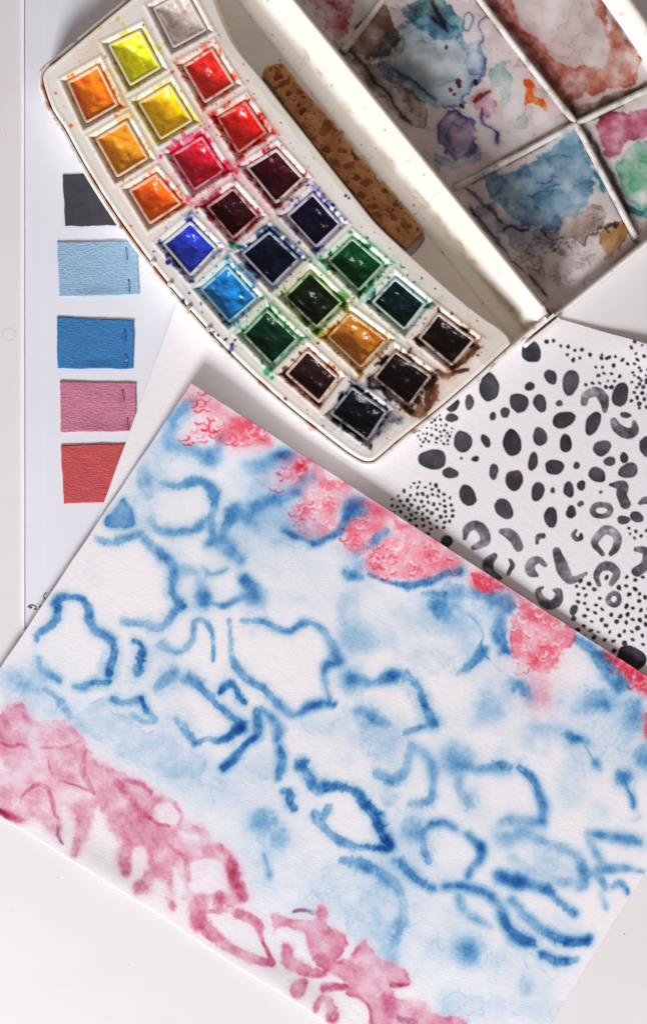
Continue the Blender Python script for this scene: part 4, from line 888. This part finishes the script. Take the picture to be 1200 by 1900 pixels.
    # hinge: two white leaves with a dark gap between them
    for (t0, t1, d0, d1, z0, z1, nm) in ((757, 763.5, -48, 12, 1, 12.5, 'hinge_leaf'), (768, 775, -62, 16, 1, 11.5, 'hinge_leaf')):
        bm = bmesh.new(); r = bmesh.ops.create_cube(bm, size=1)
        for v in r['verts']:
            px, py = fr(t1 if v.co.x > 0 else t0, d1 if v.co.y > 0 else d0)
            v.co = (float(WX(px, 12 * MM)), float(WY(py, 12 * MM)), (z1 if v.co.z > 0 else z0) * MM)
        bmesh.ops.recalc_face_normals(bm, faces=bm.faces[:])
        bmesh.ops.bevel(bm, geom=bm.edges[:], offset=0.0002, segments=2, affect='EDGES')
        attach(obj(nm, bm, M_rim), root)
    return root

LID_PIG = {}
def make_lid_stains(sh, DIV, dist_line, lid_in):
    cols = {'blue': (90,150,190), 'teal': (60,130,150), 'indigo': (60,80,130), 'violet': (110,90,150), 'rose': (180,70,105), 'maroon': (110,50,60), 'rust': (190,100,80), 'orange': (230,95,30), 'green': (70,170,120), 'brown': (120,90,75), 'black': (62,58,64), 'ochre': (180,130,70), 'grime': (140,125,115)}
    for k, v in cols.items(): LID_PIG[k] = -np.log(np.maximum(lin(*v), 0.004) / 0.8)
    m = (800, 0, 3.0); n = (400, 0, 3.0); o = (840, 380, 3.3333)
    def pool(base, pts, k, I, edge=.8, ew=2.2, ek=None, soft=3.5, warp=5, var=.5):
        P = cc(*base)(pts)
        sh.poly(k, P, I * .85, soft=soft, warp=warp + 3, var=var * 1.5, rag=2.5)
        sh.poly(ek or k, P, 0.0001, soft=soft, warp=warp + 3, edge=edge * .6, ew=ew * .8, add=True, rag=2.5, rings=edge * .8)
    def line(base, pts, w, I, k, **kw):
        s = base[2]
        sh.stroke(k, [(base[0] + x / s, base[1] + y / s) for x, y in pts], [a / s for a in w] if hasattr(w, '__len__') else w / s, I, soft=.5, halo=.25, hs=3, warp=5, **kw)
    # big compartment
    pool(m, [(-300,350),(-240,180),(-120,120),(0,90),(100,120),(180,200),(270,260),(290,350),(230,480),(170,590),(60,600),(-60,560),(-200,470)], 'blue', .4, .9, 3, 'indigo', var=.3)
    pool(m, [(-260,350),(-180,260),(0,240),(170,230),(200,330),(150,430),(40,470),(-100,480),(-220,440)], 'grime', .15, .5, 2, 'teal')
    pool(m, [(-140,60),(0,-30),(90,30),(190,130),(150,210),(60,220),(-40,180)], 'teal', .7, .7, 3, 'indigo')
    pool(m, [(160,230),(230,240),(290,330),(280,410),(230,420),(190,330)], 'indigo', .3, .6, 2)
    pool(m, [(230,560),(280,500),(330,490),(355,560),(330,620),(290,640),(240,600)], 'rose', .4, .6, 2.5, 'maroon'); line(m, [(240,560),(290,520),(330,500)], [9,12,6], 1.3, 'maroon')
    line(m, [(270,610),(290,670),(340,730),(360,790)], [8,7,5,10], .8, 'violet'); line(m, [(350,740),(355,800)], [10,8], .8, 'indigo')
    pool(m, [(40,720),(80,650),(160,630),(240,660),(265,720),(230,790),(250,840),(200,880),(120,880),(70,820)], 'violet', .55, .9, 4, 'indigo'); pool(m, [(90,740),(150,690),(200,720),(220,800),(170,860),(110,830)], 'violet', .3, .9, 3, 'indigo')
    pool(m, [(20,850),(120,880),(250,820),(270,880),(200,930),(100,940),(40,900)], 'blue', .35, .5, 2, 'indigo')
    pool(m, [(310,400),(350,360),(420,340),(430,430),(440,500),(430,560),(400,520),(390,470),(340,460)], 'teal', .22, .5, 1.8, 'teal'); pool(m, [(450,680),(480,640),(530,630),(520,690),(480,715)], 'teal', .1, .4, 1.4)
    pool(m, [(530,460),(555,450),(585,490),(590,530),(640,580),(645,620),(620,632),(590,600),(550,580),(540,530)], 'orange', 1.2, .5, 3)
    line(m, [(185,90),(210,70),(240,100),(220,160),(190,150),(185,90)], 4, .5, 'indigo'); line(m, [(300,95),(270,150),(290,200),(265,260)], [6,3,3,5], .6, 'indigo')
    for x, y in ((80,265),(110,500),(150,455),(130,525),(155,480),(170,590),(245,460)): splat(sh, 'maroon', 800 + x / 3, y / 3, random.uniform(3, 6), 1.4)
    line(m, [(0,20),(40,80),(90,170)], [12,9,8], 1.3, 'black'); line(m, [(10,100),(70,140)], 8, 1, 'indigo')
    pool(n, [(740,270),(800,160),(900,30),(960,60),(1010,130),(1015,210),(960,300),(850,340)], 'brown', 1.1, .8, 3, 'black'); pool(n, [(800,260),(850,215),(910,240),(910,300),(850,320)], 'brown', .25, .4, 2, 'black')
    pool(n, [(760,330),(850,360),(960,340),(1000,400),(980,470),(1100,540),(1160,560),(1160,700),(1090,690),(960,590),(850,470)], 'grime', .5, .9, 2, 'black')
    for P in ([(960,60),(1050,30),(1130,60),(1100,130),(1040,140)], [(1100,60),(1180,20),(1230,90),(1160,120)], [(980,440),(1060,430),(1120,500),(1050,560)], [(1040,560),(1110,540),(1150,600),(1100,640)], [(990,250),(1040,220),(1010,330)]): pool(n, P, 'brown', .2, .7, 1.8, 'black', warp=8)
    line(n, [(735,275),(830,380),(930,500),(1080,690)], [10,9,7,6], 1.2, 'black'); line(n, [(780,160),(910,20)], [8,8], 1.1, 'black')
    line(n, [(1000,380),(1050,440),(1120,470),(1180,520),(1230,560)], [7,9,9,8,7], 1.2, 'teal')
    # corner compartment at the upper left
    pool(n, [(510,-60),(620,-40),(740,-20),(740,100),(690,170),(640,150),(600,60),(540,20)], 'rose', .45, .7, 3, 'rust'); pool(n, [(640,110),(700,90),(740,140),(690,200),(650,190)], 'rust', .5, .6, 2.5); pool(n, [(590,-20),(680,20),(780,-30),(700,60)], 'maroon', .6, .5, 3)
    for _ in range(26): splat(sh, random.choice(['rust', 'maroon', 'grime']), random.uniform(585, 650), random.uniform(10, 85), random.uniform(1, 2.5), .8)
    # blue compartment
    pool(m, [(560,920),(640,830),(740,770),(810,740),(860,830),(890,960),(900,1060),(820,1160),(760,1240),(560,1260),(420,1180),(330,1100),(300,1000),(400,960)], 'blue', .85, .5, 4, 'teal', var=.3)
    pool(m, [(450,1000),(480,930),(540,940),(550,1010),(620,1020),(660,970),(740,1000),(720,1030),(640,1060),(560,1090),(470,1060)], 'blue', .15, .9, 2.2, 'indigo')
    pool(m, [(640,880),(740,860),(820,920),(830,1000),(760,1030),(690,1000),(650,940)], 'grime', .1, .6, 2, 'teal')
    pool(m, [(360,1110),(470,1100),(600,1090),(700,1070),(860,1010),(900,1080),(780,1210),(560,1180),(430,1160)], 'teal', .25, .7, 2, 'indigo'); pool(m, [(300,960),(380,960),(400,1030),(340,1090),(300,1040)], 'blue', .4, .9, 3, 'indigo')
    line(m, [(160,1040),(300,1130),(400,1250)], [8,10,7], .8, 'black'); line(m, [(420,890),(560,830),(700,755),(800,715)], [3,4,4,4], 1.3, 'indigo'); line(m, [(150,1035),(260,985),(350,930)], [6,6,5], 1.3, 'black')
    pool(o, [(160,0),(430,0),(640,60),(660,180),(560,270),(430,290),(330,200),(220,120)], 'indigo', .30, .5, 2, 'indigo'); line(o, [(320,170),(360,145),(460,150)], [6,6,4], 1.5, 'black')
    pool(o, [(560,170),(640,130),(740,60),(880,10),(930,60),(900,180),(820,220),(700,200)], 'brown', .3, .9, 2, 'black', warp=8)
    pool(o, [(900,200),(960,140),(1030,100),(1080,150),(1060,260),(970,320),(920,290)], 'ochre', .7, .6, 2.5, 'brown'); pool(o, [(945,150),(975,120),(995,140),(965,160)], 'black', 1.2, .2)
    rr = random.Random(5)
    for _ in range(34):
        x, y = rr.uniform(420, 860), rr.uniform(200, 470); w_, h_ = rr.uniform(25, 70), rr.uniform(20, 45)
        if (x - 420) * 0.0 + y > 470: continue
        pts = [(x + w_ * math.cos(a) * rr.uniform(.6, 1.1), y + h_ * math.sin(a) * rr.uniform(.6, 1.1)) for a in np.linspace(0, 5.4, 7)]
        pool(o, pts, 'brown', rr.uniform(0, .12), rr.uniform(.15, .9), 1.6, 'black', warp=8)
    line(o, [(100,20),(230,180),(330,280)], [10,10,6], 1.0, 'black'); line(o, [(470,450),(520,500),(575,555)], [8,10,5], 1.3, 'black'); line(o, [(270,200),(440,430)], [3,3], .7, 'black')
    # upper right compartment
    pool(m, [(480,-40),(1000,-60),(960,60),(1000,200),(1160,310),(1150,380),(1080,480),(880,520),(760,580),(700,430),(560,230),(400,60)], 'rust', .5, .6, 3, 'rust', var=.6)
    pool(m, [(470,-60),(860,-60),(900,20),(950,120),(1000,230),(990,340),(950,385),(870,375),(760,390),(690,340),(620,270),(560,210),(470,130),(440,40)], 'grime', .02, .8, 2.2, 'rust')
    P_ = crv(cc(*m)([(480,-60),(860,-60),(900,20),(950,120),(1000,230),(990,340),(950,385),(870,375),(760,390),(690,340),(620,270),(560,210),(490,130),(450,40)]), True, 6)
    sdp = poly_sd(sh.X + 5 * sh.nx, sh.Y + 5 * sh.ny, P_); sh.L['rust'] *= 1 - 0.9 * sst(0, 6, sdp)
    pool(m, [(990,120),(1040,130),(1090,220),(1150,290),(1160,360),(1090,470),(990,500),(880,520),(820,440),(900,395),(980,370),(1020,290)], 'rust', .45, .5, 2.5)
    line(m, [(330,0),(430,130),(540,250),(640,390),(760,560)], [26,30,34,34,30], .7, 'maroon'); line(m, [(300,-10),(500,210),(640,410),(780,600)], [10,12,16,20], .8, 'ochre')
    pool(m, [(750,500),(790,450),(850,460),(870,510),(830,560),(770,560)], 'grime', .3, .7, 2, 'brown')
    line(m, [(800,630),(900,590),(1050,540),(1200,480)], [24,20,22,22], .9, 'brown'); line(m, [(780,600),(800,660),(870,640)], [12,12,8], 1.2, 'black'); line(m, [(1020,130),(1040,180)], 14, -0.0, 'rust')
    # right compartment: rose above green
    pool(m, [(905,720),(940,650),(1040,610),(1100,620),(1200,600),(1320,560),(1330,690),(1190,770),(1080,800),(1000,880),(970,885),(940,800)], 'rose', .95, .8, 4, 'maroon')
    pool(m, [(1020,930),(1060,860),(1150,810),(1300,760),(1420,900),(1300,1150),(1180,1200),(1120,1160),(1050,1050)], 'green', .55, .6, 3, 'teal'); pool(m, [(1090,980),(1130,940),(1220,930),(1260,1000),(1200,1050),(1110,1050)], 'green', .5, .8, 2.2)
    pool(m, [(1140,930),(1200,890),(1260,930),(1220,960)], 'green', .2, .8, 2)
    line(m, [(830,700),(930,860),(1020,1030),(1090,1190)], [10,12,14,12], .9, 'black'); line(m, [(900,960),(930,1000),(960,1060)], [10,14,8], 1.0, 'teal')
    line(m, [(1060,1160),(1150,1190),(1200,1160)], [14,14,10], .9, 'teal')
    # overall film of dirt with tide lines
    g = sh.layer('grime'); g += 0.20 * (1 + sh.big) + 0.12 * sh.mid
    for lv in (-.35, .1, .5): g += 0.35 * np.exp(-((sh.big + .25 * sh.mid - lv) / 0.018) ** 2) * sst(0, .6, sh.mid + .3)
    k = sh.layer('black')
    for L in DIV:
        dm = dist_line(sh.X[::2, ::2], sh.Y[::2, ::2], L); dm = np.repeat(np.repeat(dm, 2, 0), 2, 1)[:sh.h, :sh.w]
        k += 0.6 * np.exp(-((dm - 6) / 2.6) ** 2) * sst(-.3, .5, sh.mid + .4 * sh.big)
    dm = -poly_sd(sh.X[::3, ::3], sh.Y[::3, ::3], lid_in); dm = np.repeat(np.repeat(dm, 3, 0), 3, 1)[:sh.h, :sh.w]
    k += 0.3 * np.exp(-((dm + 6) / 4) ** 2) * sst(-.2, .6, sh.mid + .4 * sh.big)
    for kk in list(sh.L): sh.L[kk] = np.maximum(sh.L[kk], 0) * 0.82
make_box()

# ------------------------------------------------------------------ the colour pans
def inset(q, k):
    q = np.array(q, float); n = len(q); out = []
    for i in range(n):
        p, a, b = q[i], q[i - 1], q[(i + 1) % n]
        e1 = (a - p) / np.hypot(*(a - p)); e2 = (b - p) / np.hypot(*(b - p))
        s = abs(e1[0] * e2[1] - e1[1] * e2[0]); out.append(p + (e1 + e2) * k / s)
    return np.array(out)
def rounded(q, r, n=4):
    out = []
    for i in range(4):
        p, a, b = q[i], q[i - 1], q[(i + 1) % 4]
        e1 = (a - p) / np.hypot(*(a - p)); e2 = (b - p) / np.hypot(*(b - p))
        for t in np.linspace(0, 1, n):
            A = p + e1 * r * (1 - t); B = p + e2 * r * t
            out.append(p + e1 * r * (1 - t) ** 2 + e2 * r * t ** 2)
    return np.array(out)

def make_pan(i, q, rgb, lab, rim):
    r = np.random.default_rng(1000 + i)
    ZR = (14.9 + r.normal(0, 0.15)) * MM
    q = np.array(q, float); c = q.mean(0)
    root = empty('paint_pan', (float(WX(c[0], ZR)), float(WY(c[1], ZR)), 5.6 * MM))
    bpy.context.view_layer.update()
    tag(root, 'small pan of ' + lab, 'paint pan', 'paint pans in the tray')
    col = np.minimum(lin(*rgb) * (0.5 if sum(rgb) < 150 else 1.22), 0.95)
    tint = {0:(205,196,190),1:(222,218,150),2:(226,176,150),3:(232,196,150),4:(230,212,140),5:(206,96,72),6:(232,196,150),7:(214,84,112),8:(205,190,180),9:(232,170,140),10:(206,116,128),11:(170,170,205),12:(205,212,214),13:(120,150,180),14:(110,170,120),15:(110,190,215),16:(150,190,110),17:(160,205,200),18:(90,175,125),19:(214,160,84),20:(190,160,140),21:(218,186,164),22:(160,130,105),23:(100,105,125)}[i]
    m_rim = mat_mottle('pan_rim_%02d' % i, tuple(lerp(lin(*tint), WHITE, 0.25)), tuple(lerp(lin(*tint), col, 0.7)), 380, 0.60 - 0.16 * rim, 0.72 - 0.10 * rim, 0.35, [(500, 3, 0.2, 0.0003)], detail=6)
    # cup
    loops = []
    for ins_, z in ((0.5, 5.7 * MM), (-1.6, ZR - 0.6 * MM), (-1.4, ZR - 0.2 * MM), (-0.7, ZR), (2.6, ZR), (3.6, ZR - 0.15 * MM), (4.0, ZR - 0.7 * MM), (6.5, 7 * MM)):
        L = rounded(inset(q, ins_), max(1.2, 4.2 - ins_ * 0.35))
        loops.append(np.stack([WX(L[:, 0], ZR), WY(L[:, 1], ZR), np.full(len(L), z)], -1))
    n = len(loops[0]); cv = np.concatenate(loops); qs = []
    for a in range(len(loops) - 1):
        for k in range(n):
            k2 = (k + 1) % n; qs.append((a * n + k, a * n + k2, (a + 1) * n + k2, (a + 1) * n + k))
    attach(obj('cup', mesh_np('cup', cv, np.array(qs)), m_rim), root)
    # paint block, worn to a faceted hollow
    g = 30; U, V = np.meshgrid(np.linspace(0, 1, g), np.linspace(0, 1, g))
    qi = inset(q, 3.7)                       # order left, top, right, bottom
    PX = (qi[1][0] * (1 - U) + qi[2][0] * U) * (1 - V) + (qi[0][0] * (1 - U) + qi[3][0] * U) * V
    PY = (qi[1][1] * (1 - U) + qi[2][1] * U) * (1 - V) + (qi[0][1] * (1 - U) + qi[3][1] * U) * V
    cu, cv_ = 0.5 + r.uniform(-0.2, 0.2), 0.52 + r.uniform(-0.2, 0.2)
    du = np.where(U < cu, (cu - U) / cu, (U - cu) / (1 - cu)); dv = np.where(V < cv_, (cv_ - V) / cv_, (V - cv_) / (1 - cv_))
    e = np.maximum(du, dv); e = 0.38 * e + 0.62 * np.minimum(np.sqrt((du ** 2 + dv ** 2) / 1.6), 1)
    depth = r.uniform(2.6, 3.8) if rgb[0] + rgb[1] + rgb[2] > 200 else r.uniform(1.0, 2.2)
    nz = fbm(64, 64, r.uniform(11, 17), 2000 + i * 7, 4)[:g, :g]; nz2 = vnoise(64, 64, 4, 2600 + i)[:g, :g]
    nz = np.round(nz * 3.0) / 3.0 * 0.25 + nz * 0.75
    z = -0.55 - depth * (1 - e) ** 0.9 * (1 + 0.2 * nz) + 1.7 * nz * np.minimum(1, (1 - e) * 3) + 0.16 * nz2
    co = np.stack([WX(PX, ZR), WY(PY, ZR), ZR + (z - r.uniform(0, 0.7)) * MM], -1).reshape(-1, 3)
    dark = rgb[0] + rgb[1] + rgb[2] < 190
    c2 = lerp(col, lin(200, 20, 50), 0.8) if i == 3 else lerp(col, col * 0.55, 0.8)
    m_p = mat_mottle('paint_%02d' % i, tuple(col), tuple(c2), 150 if i == 3 else 260, 0.5, 0.68, r.uniform(0.12, 0.24) if dark else r.uniform(0.2, 0.34), [(1100, 4, 0.35, 0.0004), (200, 2, 0.5, 0.0015)], 0.22 if dark else 0.45, 0.0 if dark else 0.15)
    nt_ = m_p.node_tree; nr = nt_.nodes.new('ShaderNodeTexNoise'); nr.inputs['Scale'].default_value = 190; mr = nt_.nodes.new('ShaderNodeMapRange')
    mr.inputs['From Min'].default_value = 0.35; mr.inputs['From Max'].default_value = 0.65; mr.inputs['To Min'].default_value = 0.12; mr.inputs['To Max'].default_value = 0.42
    nt_.links.new(nr.outputs['Fac'], mr.inputs['Value']); nt_.links.new(mr.outputs['Result'], nt_.nodes['Principled BSDF'].inputs['Roughness'])
    if i == 0:
        pb = m_p.node_tree.nodes['Principled BSDF']; pb.inputs['Metallic'].default_value = 0.35; pb.inputs['Roughness'].default_value = 0.35
    attach(obj('paint_block', mesh_np('paint_block', co, grid_quads(g, g)), m_p), root)
for i, (q, rgb, lab, rim) in enumerate(PANS): make_pan(i, q, rgb, lab, rim)

# ------------------------------------------------------------------ sponge
def make_sponge():
    st = 1.15
    xs = np.arange(478, 798, st); ys = np.arange(106, 474, st); X, Y = np.meshgrid(xs, ys)
    sd = np.minimum(poly_sd(X, Y, SPONGE) - 0.5, -((X - 770) * .69 + (Y - 444) * .72))
    h_, w_ = X.shape; sd = sd + 1.3 * vnoise(h_, w_, 6, 70)
    z = 6.4 + 0.3 * sst(0, 6, sd) + 0.22 * fbm(h_, w_, 40, 71) + 0.16 * fbm(h_, w_, 9, 72, 3) + 0.09 * vnoise(h_, w_, 2.2, 73)
    r = np.random.default_rng(12); pores = np.zeros_like(z)
    def pore(x, y, rx, ry, rot, dep):
        c, s = math.cos(rot), math.sin(rot); dx, dy = X - x, Y - y
        rx *= 1.22; ry *= 1.22
        wq = 0.16 * np.sin(2 * np.arctan2(dy, dx) + x) + 0.10 * np.sin(3 * np.arctan2(dy, dx) + y)
        q = np.hypot((dx * c + dy * s) / rx, (-dx * s + dy * c) / ry) + wq
        np.maximum(pores, dep * (1 - sst(0.55, 1.05, q)) * 0.62, out=pores)
    for x, y, rx, ry, ro, dp in ((604,237,13,11,-.8,4.5),(515,143,8,6,0,4),(527,155,10,5,-.5,3.5),(560,207,8,5,-.3,4),(661,288,13,7,.5,5),(545,225,4,3,0,2),(578,258,9,4,.3,3),(605,278,9,5,.1,3),(618,302,10,6,.1,4),(633,280,8,5,.3,2.5),(646,308,9,5,-.4,3),(661,330,8,5,0,3),(677,340,7,9,.4,3),(642,340,7,4,0,3),(669,362,8,5,0,3),(714,355,7,5,.5,3.5),(690,384,9,5,0,3),(697,400,10,6,.5,3.5),(735,379,6,5,0,3),(746,386,4,4,0,3),(700,332,6,4,.6,3),(535,174,5,4,0,3),(556,172,7,4,-.3,2.5),(752,420,9,6,.4,3),(730,405,8,4,.2,3),(540,132,6,4,.8,2.5)): pore(x, y, rx, ry, ro, dp)
    for _ in range(420):
        x, y = r.uniform(485, 785), r.uniform(116, 462); a = 0.8 + 3.2 * r.random() ** 3
        pore(x, y, a * r.uniform(1, 1.7), a, r.uniform(0, 3), r.uniform(0.8, 2.4))
    z = z - pores
    z = np.where(sd < 3, lerp(2.2, z, sst(-1.5, 1.6, sd)), z)
    inside = sd > -1.8; cell = inside[:-1, :-1] & inside[1:, :-1] & inside[:-1, 1:] & inside[1:, 1:]
    ZS = 6 * MM
    co = np.stack([WX(X.ravel(), ZS), WY(Y.ravel(), ZS), z.ravel() * MM], -1)
    c2, q2, _ = compact(co, grid_quads(len(xs), len(ys), cell), None)
    m = mat_mottle('sponge_fibre', tuple(lin(200, 144, 96)), tuple(lin(158, 108, 70)), 160, 0.35, 0.7, 0.9, [(1400, 4, 0.7, 0.0006)], 0.15)
    o = obj('sponge', mesh_np('sponge', c2, q2), m)
    tag(o, 'long strip of brown natural sponge lying in the channel of the paint box', 'sponge')
make_sponge()

# ------------------------------------------------------------------ swatch card in its clear sleeve
def flat_prism(name, pts, z0, z1, mat, wob=0, parent=None, cuts=1):
    bm = bmesh.new(); n = len(pts)
    top = [bm.verts.new((float(WX(x, z1)), float(WY(y, z1)), z1)) for x, y in pts]
    bot = [bm.verts.new((float(WX(x, z1)), float(WY(y, z1)), z0)) for x, y in pts]
    bm.faces.new(top); bm.faces.new(bot[::-1])
    for i in range(n): bm.faces.new((top[i], bot[i], bot[(i + 1) % n], top[(i + 1) % n]))
    bmesh.ops.recalc_face_normals(bm, faces=bm.faces[:])
    return obj(name, bm, mat, parent)

def make_card():
    m_card = mat_mottle('card_white', (0.72, 0.735, 0.81), (0.75, 0.765, 0.84), 20, 0.3, 0.7, 0.55, [(1200, 2, 0.1, 0.0001)], 0.35)
    root = empty('swatch_card', (float(WX(220, 0)), float(WY(480, 0)), 0.0002)); bpy.context.view_layer.update()
    tag(root, 'white card in a clear sleeve holding the fabric swatches', 'card')
    attach(flat_prism('card_sheet', [(46,-260),(640,-260),(640,1172),(46,1172)], 0.0001, 0.00035, m_card), root)
    attach(flat_prism('inner_sheet', [(82,-250),(620,-250),(620,1084),(82,1084)], 0.00036, 0.00046, m_card), root)
    m_sl, nt, b = mat_new('sleeve_film'); b.inputs['Base Color'].default_value = (0.9, 0.92, 0.97, 1); b.inputs['Roughness'].default_value = 0.2
    b.inputs['Coat Weight'].default_value = 0.4
    attach(flat_prism('sleeve_edge', [(40,-262),(45,-262),(46,1175),(42,1176)], 0.0001, 0.0008, m_sl), root)
    attach(flat_prism('sleeve_corner', [(40,1171),(47,1168),(48,1171),(42,1177)], 0.0008, 0.0011, m_sl), root)
    m_ink, nt, b = mat_new('pen_ink'); b.inputs['Base Color'].default_value = (0.06, 0.06, 0.075, 1); b.inputs['Roughness'].default_value = 0.6
    def pen(pts, w=0.75):
        C = crv(pts, False, 1.0); tg = np.gradient(C, axis=0); tg /= np.hypot(tg[:, 0], tg[:, 1])[:, None] + 1e-9
        nr = np.stack([-tg[:, 1], tg[:, 0]], -1); a = C + nr * w; b_ = C - nr * w; zz = 0.0005
        co = np.concatenate([np.stack([WX(k[:, 0], zz), WY(k[:, 1], zz), np.full(len(k), zz)], -1) for k in (a, b_)]); n = len(C)
        i = np.arange(n - 1); return attach(obj('handwriting', mesh_np('handwriting', co, np.stack([i, i + 1, n + i + 1, n + i], -1)), m_ink), root)
    f = lambda P: [(x / 8.571, 1040 + y / 8.571) for x, y in P]
    pen(f([(470,755),(500,760),(515,745),(500,735),(460,745),(450,735),(480,712),(530,712),(575,735),(570,760),(545,775),(590,775)]))
    pen(f([(675,715),(645,720),(630,745),(660,750),(690,740)]))
    pen(f([(745,515),(712,530),(700,570),(710,600),(730,630),(750,640)]))

    # fabric swatches
    def fabric(name, c, dark):
        m, nt, b = mat_new(name)
        tc = nt.nodes.new('ShaderNodeTexCoord'); mp = nt.nodes.new('ShaderNodeMapping'); mp.inputs['Scale'].default_value = (300, 640, 300)
        nz = nt.nodes.new('ShaderNodeTexNoise'); nz.inputs['Scale'].default_value = 1.6; nz.inputs['Detail'].default_value = 3; nz.inputs['Distortion'].default_value = 1.6
        nt.links.new(tc.outputs['Object'], mp.inputs['Vector']); nt.links.new(mp.outputs['Vector'], nz.inputs['Vector'])
        rp = nt.nodes.new('ShaderNodeValToRGB'); rp.color_ramp.elements[0].position = 0.35; rp.color_ramp.elements[1].position = 0.65
        rp.color_ramp.elements[0].color = (*(np.array(c) * dark), 1); rp.color_ramp.elements[1].color = (*c, 1)
        nt.links.new(nz.outputs['Fac'], rp.inputs['Fac']); nt.links.new(rp.outputs['Color'], b.inputs['Base Color'])
        bp = nt.nodes.new('ShaderNodeBump'); bp.inputs['Strength'].default_value = 0.75; bp.inputs['Distance'].default_value = 0.0006
        nt.links.new(nz.outputs['Fac'], bp.inputs['Height']); nt.links.new(bp.outputs['Normal'], b.inputs['Normal'])
        b.inputs['Roughness'].default_value = 0.85; b.inputs['Specular IOR Level'].default_value = 0.2
        return m
    SW = [('black', [(116,324),(235,322),(235,418),(122,420)], (58,57,66), 'plain black fabric swatch, half hidden under the paint box', 1.0, []),
          ('light_blue', [(106,448),(255,447),(258,546),(111,551)], (152,187,217), 'pale blue crinkled fabric swatch', .86, [((234,458),(237,483)),((239,517),(241,544))]),
          ('blue', [(106,588),(249,594),(247,684),(107,684)], (62,126,186), 'bright blue crinkled fabric swatch', .84, [((231,610),(234,633)),((234,658),(237,682))]),
          ('pink', [(112,707),(253,710),(252,800),(113,802)], (204,128,156), 'dusty pink crinkled fabric swatch', .8, [((227,722),(231,745)),((236,775),(239,798))]),
          ('red', [(113,826),(252,822),(250,931),(119,935)], (200,86,90), 'coral red fabric swatch, lowest of the column', .85, [])]
    m_st, nt, b = mat_new('stitch_thread'); b.inputs['Base Color'].default_value = (0.02, 0.03, 0.05, 1); b.inputs['Roughness'].default_value = 0.6
    for nm, q, rgb, lab, dk, stt in SW:
        r = np.random.default_rng(len(nm) * 13 + rgb[0])
        nu, nv = 64, 44
        U, V = np.meshgrid(np.linspace(0, 1, nu), np.linspace(0, 1, nv)); A, B, C, D = [np.array(p, float) for p in q]
        wob = 1.1 * vnoise(nv, nu, 9, 60 + rgb[0]) + 0.5 * vnoise(nv, nu, 2.2, 61 + rgb[1])
        PX = (A[0] * (1 - U) + B[0] * U) * (1 - V) + (D[0] * (1 - U) + C[0] * U) * V + wob
        PY = (A[1] * (1 - U) + B[1] * U) * (1 - V) + (D[1] * (1 - U) + C[1] * U) * V + 1.1 * vnoise(nv, nu, 12, 90 + rgb[2]) + 0.4 * vnoise(nv, nu, 2.0, 91 + rgb[2])
        Z = 0.9 + 0.12 * vnoise(nv, nu, 10, 33 + rgb[1])
        if nm == 'black': Z = 0.8 + 0.05 * vnoise(nv, nu, 10, 33)
        for (x0, y0), (x1, y1) in stt: Z = Z - 0.4 * np.exp(-((PX - (x0 + x1) / 2) ** 2 / 30 + (PY - (y0 + y1) / 2) ** 2 / 260))
        if stt: Z = Z + 0.6 * np.exp(-((1 - V) / 0.12) ** 2) * np.sin(U * 3.1) ** 2
        Z = Z.ravel() * MM; PX = PX.ravel(); PY = PY.ravel()
        co = np.stack([WX(PX, Z), WY(PY, Z), Z], -1); idx = np.arange(nu * nv).reshape(nv, nu)
        ring = np.concatenate([idx[0, :-1], idx[:-1, -1], idx[-1, :0:-1], idx[:0:-1, 0]])
        low = co[ring].copy(); low[:, 2] -= 0.6 * MM; k = np.arange(len(ring)); k2 = np.roll(k, -1); b0 = len(co)
        me = mesh_np('fabric_swatch', np.concatenate([co, low]), np.concatenate([grid_quads(nu, nv), np.stack([ring[k], ring[k2], b0 + k2, b0 + k], -1)]))
        if nm == 'black': mt = mat_mottle('felt_black', tuple(lin(*rgb)), tuple(lin(*rgb) * 1.25), 300, .35, .65, 0.8, [(1500, 3, .2, .0002)], .25)
        else: mt = fabric('fabric_' + nm, tuple(lin(*rgb)), dk)
        o = tag(obj('fabric_swatch', me, mt), lab, 'fabric swatch', 'fabric swatches on the card')
        for (x0, y0), (x1, y1) in stt:
            bm = bmesh.new(); P = np.array([(x0, y0), ((x0 * 2 + x1) / 3, (y0 * 2 + y1) / 3), ((x0 + 2 * x1) / 3, (y0 + 2 * y1) / 3), (x1, y1)], float)
            zz = np.array([0.7, 1.25, 1.25, 0.7]) * MM; rings = []
            for p, z_ in zip(P, zz):
                ring_ = []
                for a in range(6):
                    t = 2 * math.pi * a / 6
                    ring_.append(bm.verts.new((float(WX(p[0] + 0.7 * math.cos(t), z_)), float(WY(p[1], z_)), float(z_ + 0.7 * S * math.sin(t)))))
                rings.append(ring_)
            for a, b_ in zip(rings[:-1], rings[1:]):
                for j in range(6): bm.faces.new((a[j], a[(j + 1) % 6], b_[(j + 1) % 6], b_[j]))
            bm.faces.new(rings[0][::-1]); bm.faces.new(rings[-1]); bmesh.ops.recalc_face_normals(bm, faces=bm.faces[:])
            obj('stitch', bm, m_st, o)
make_card()
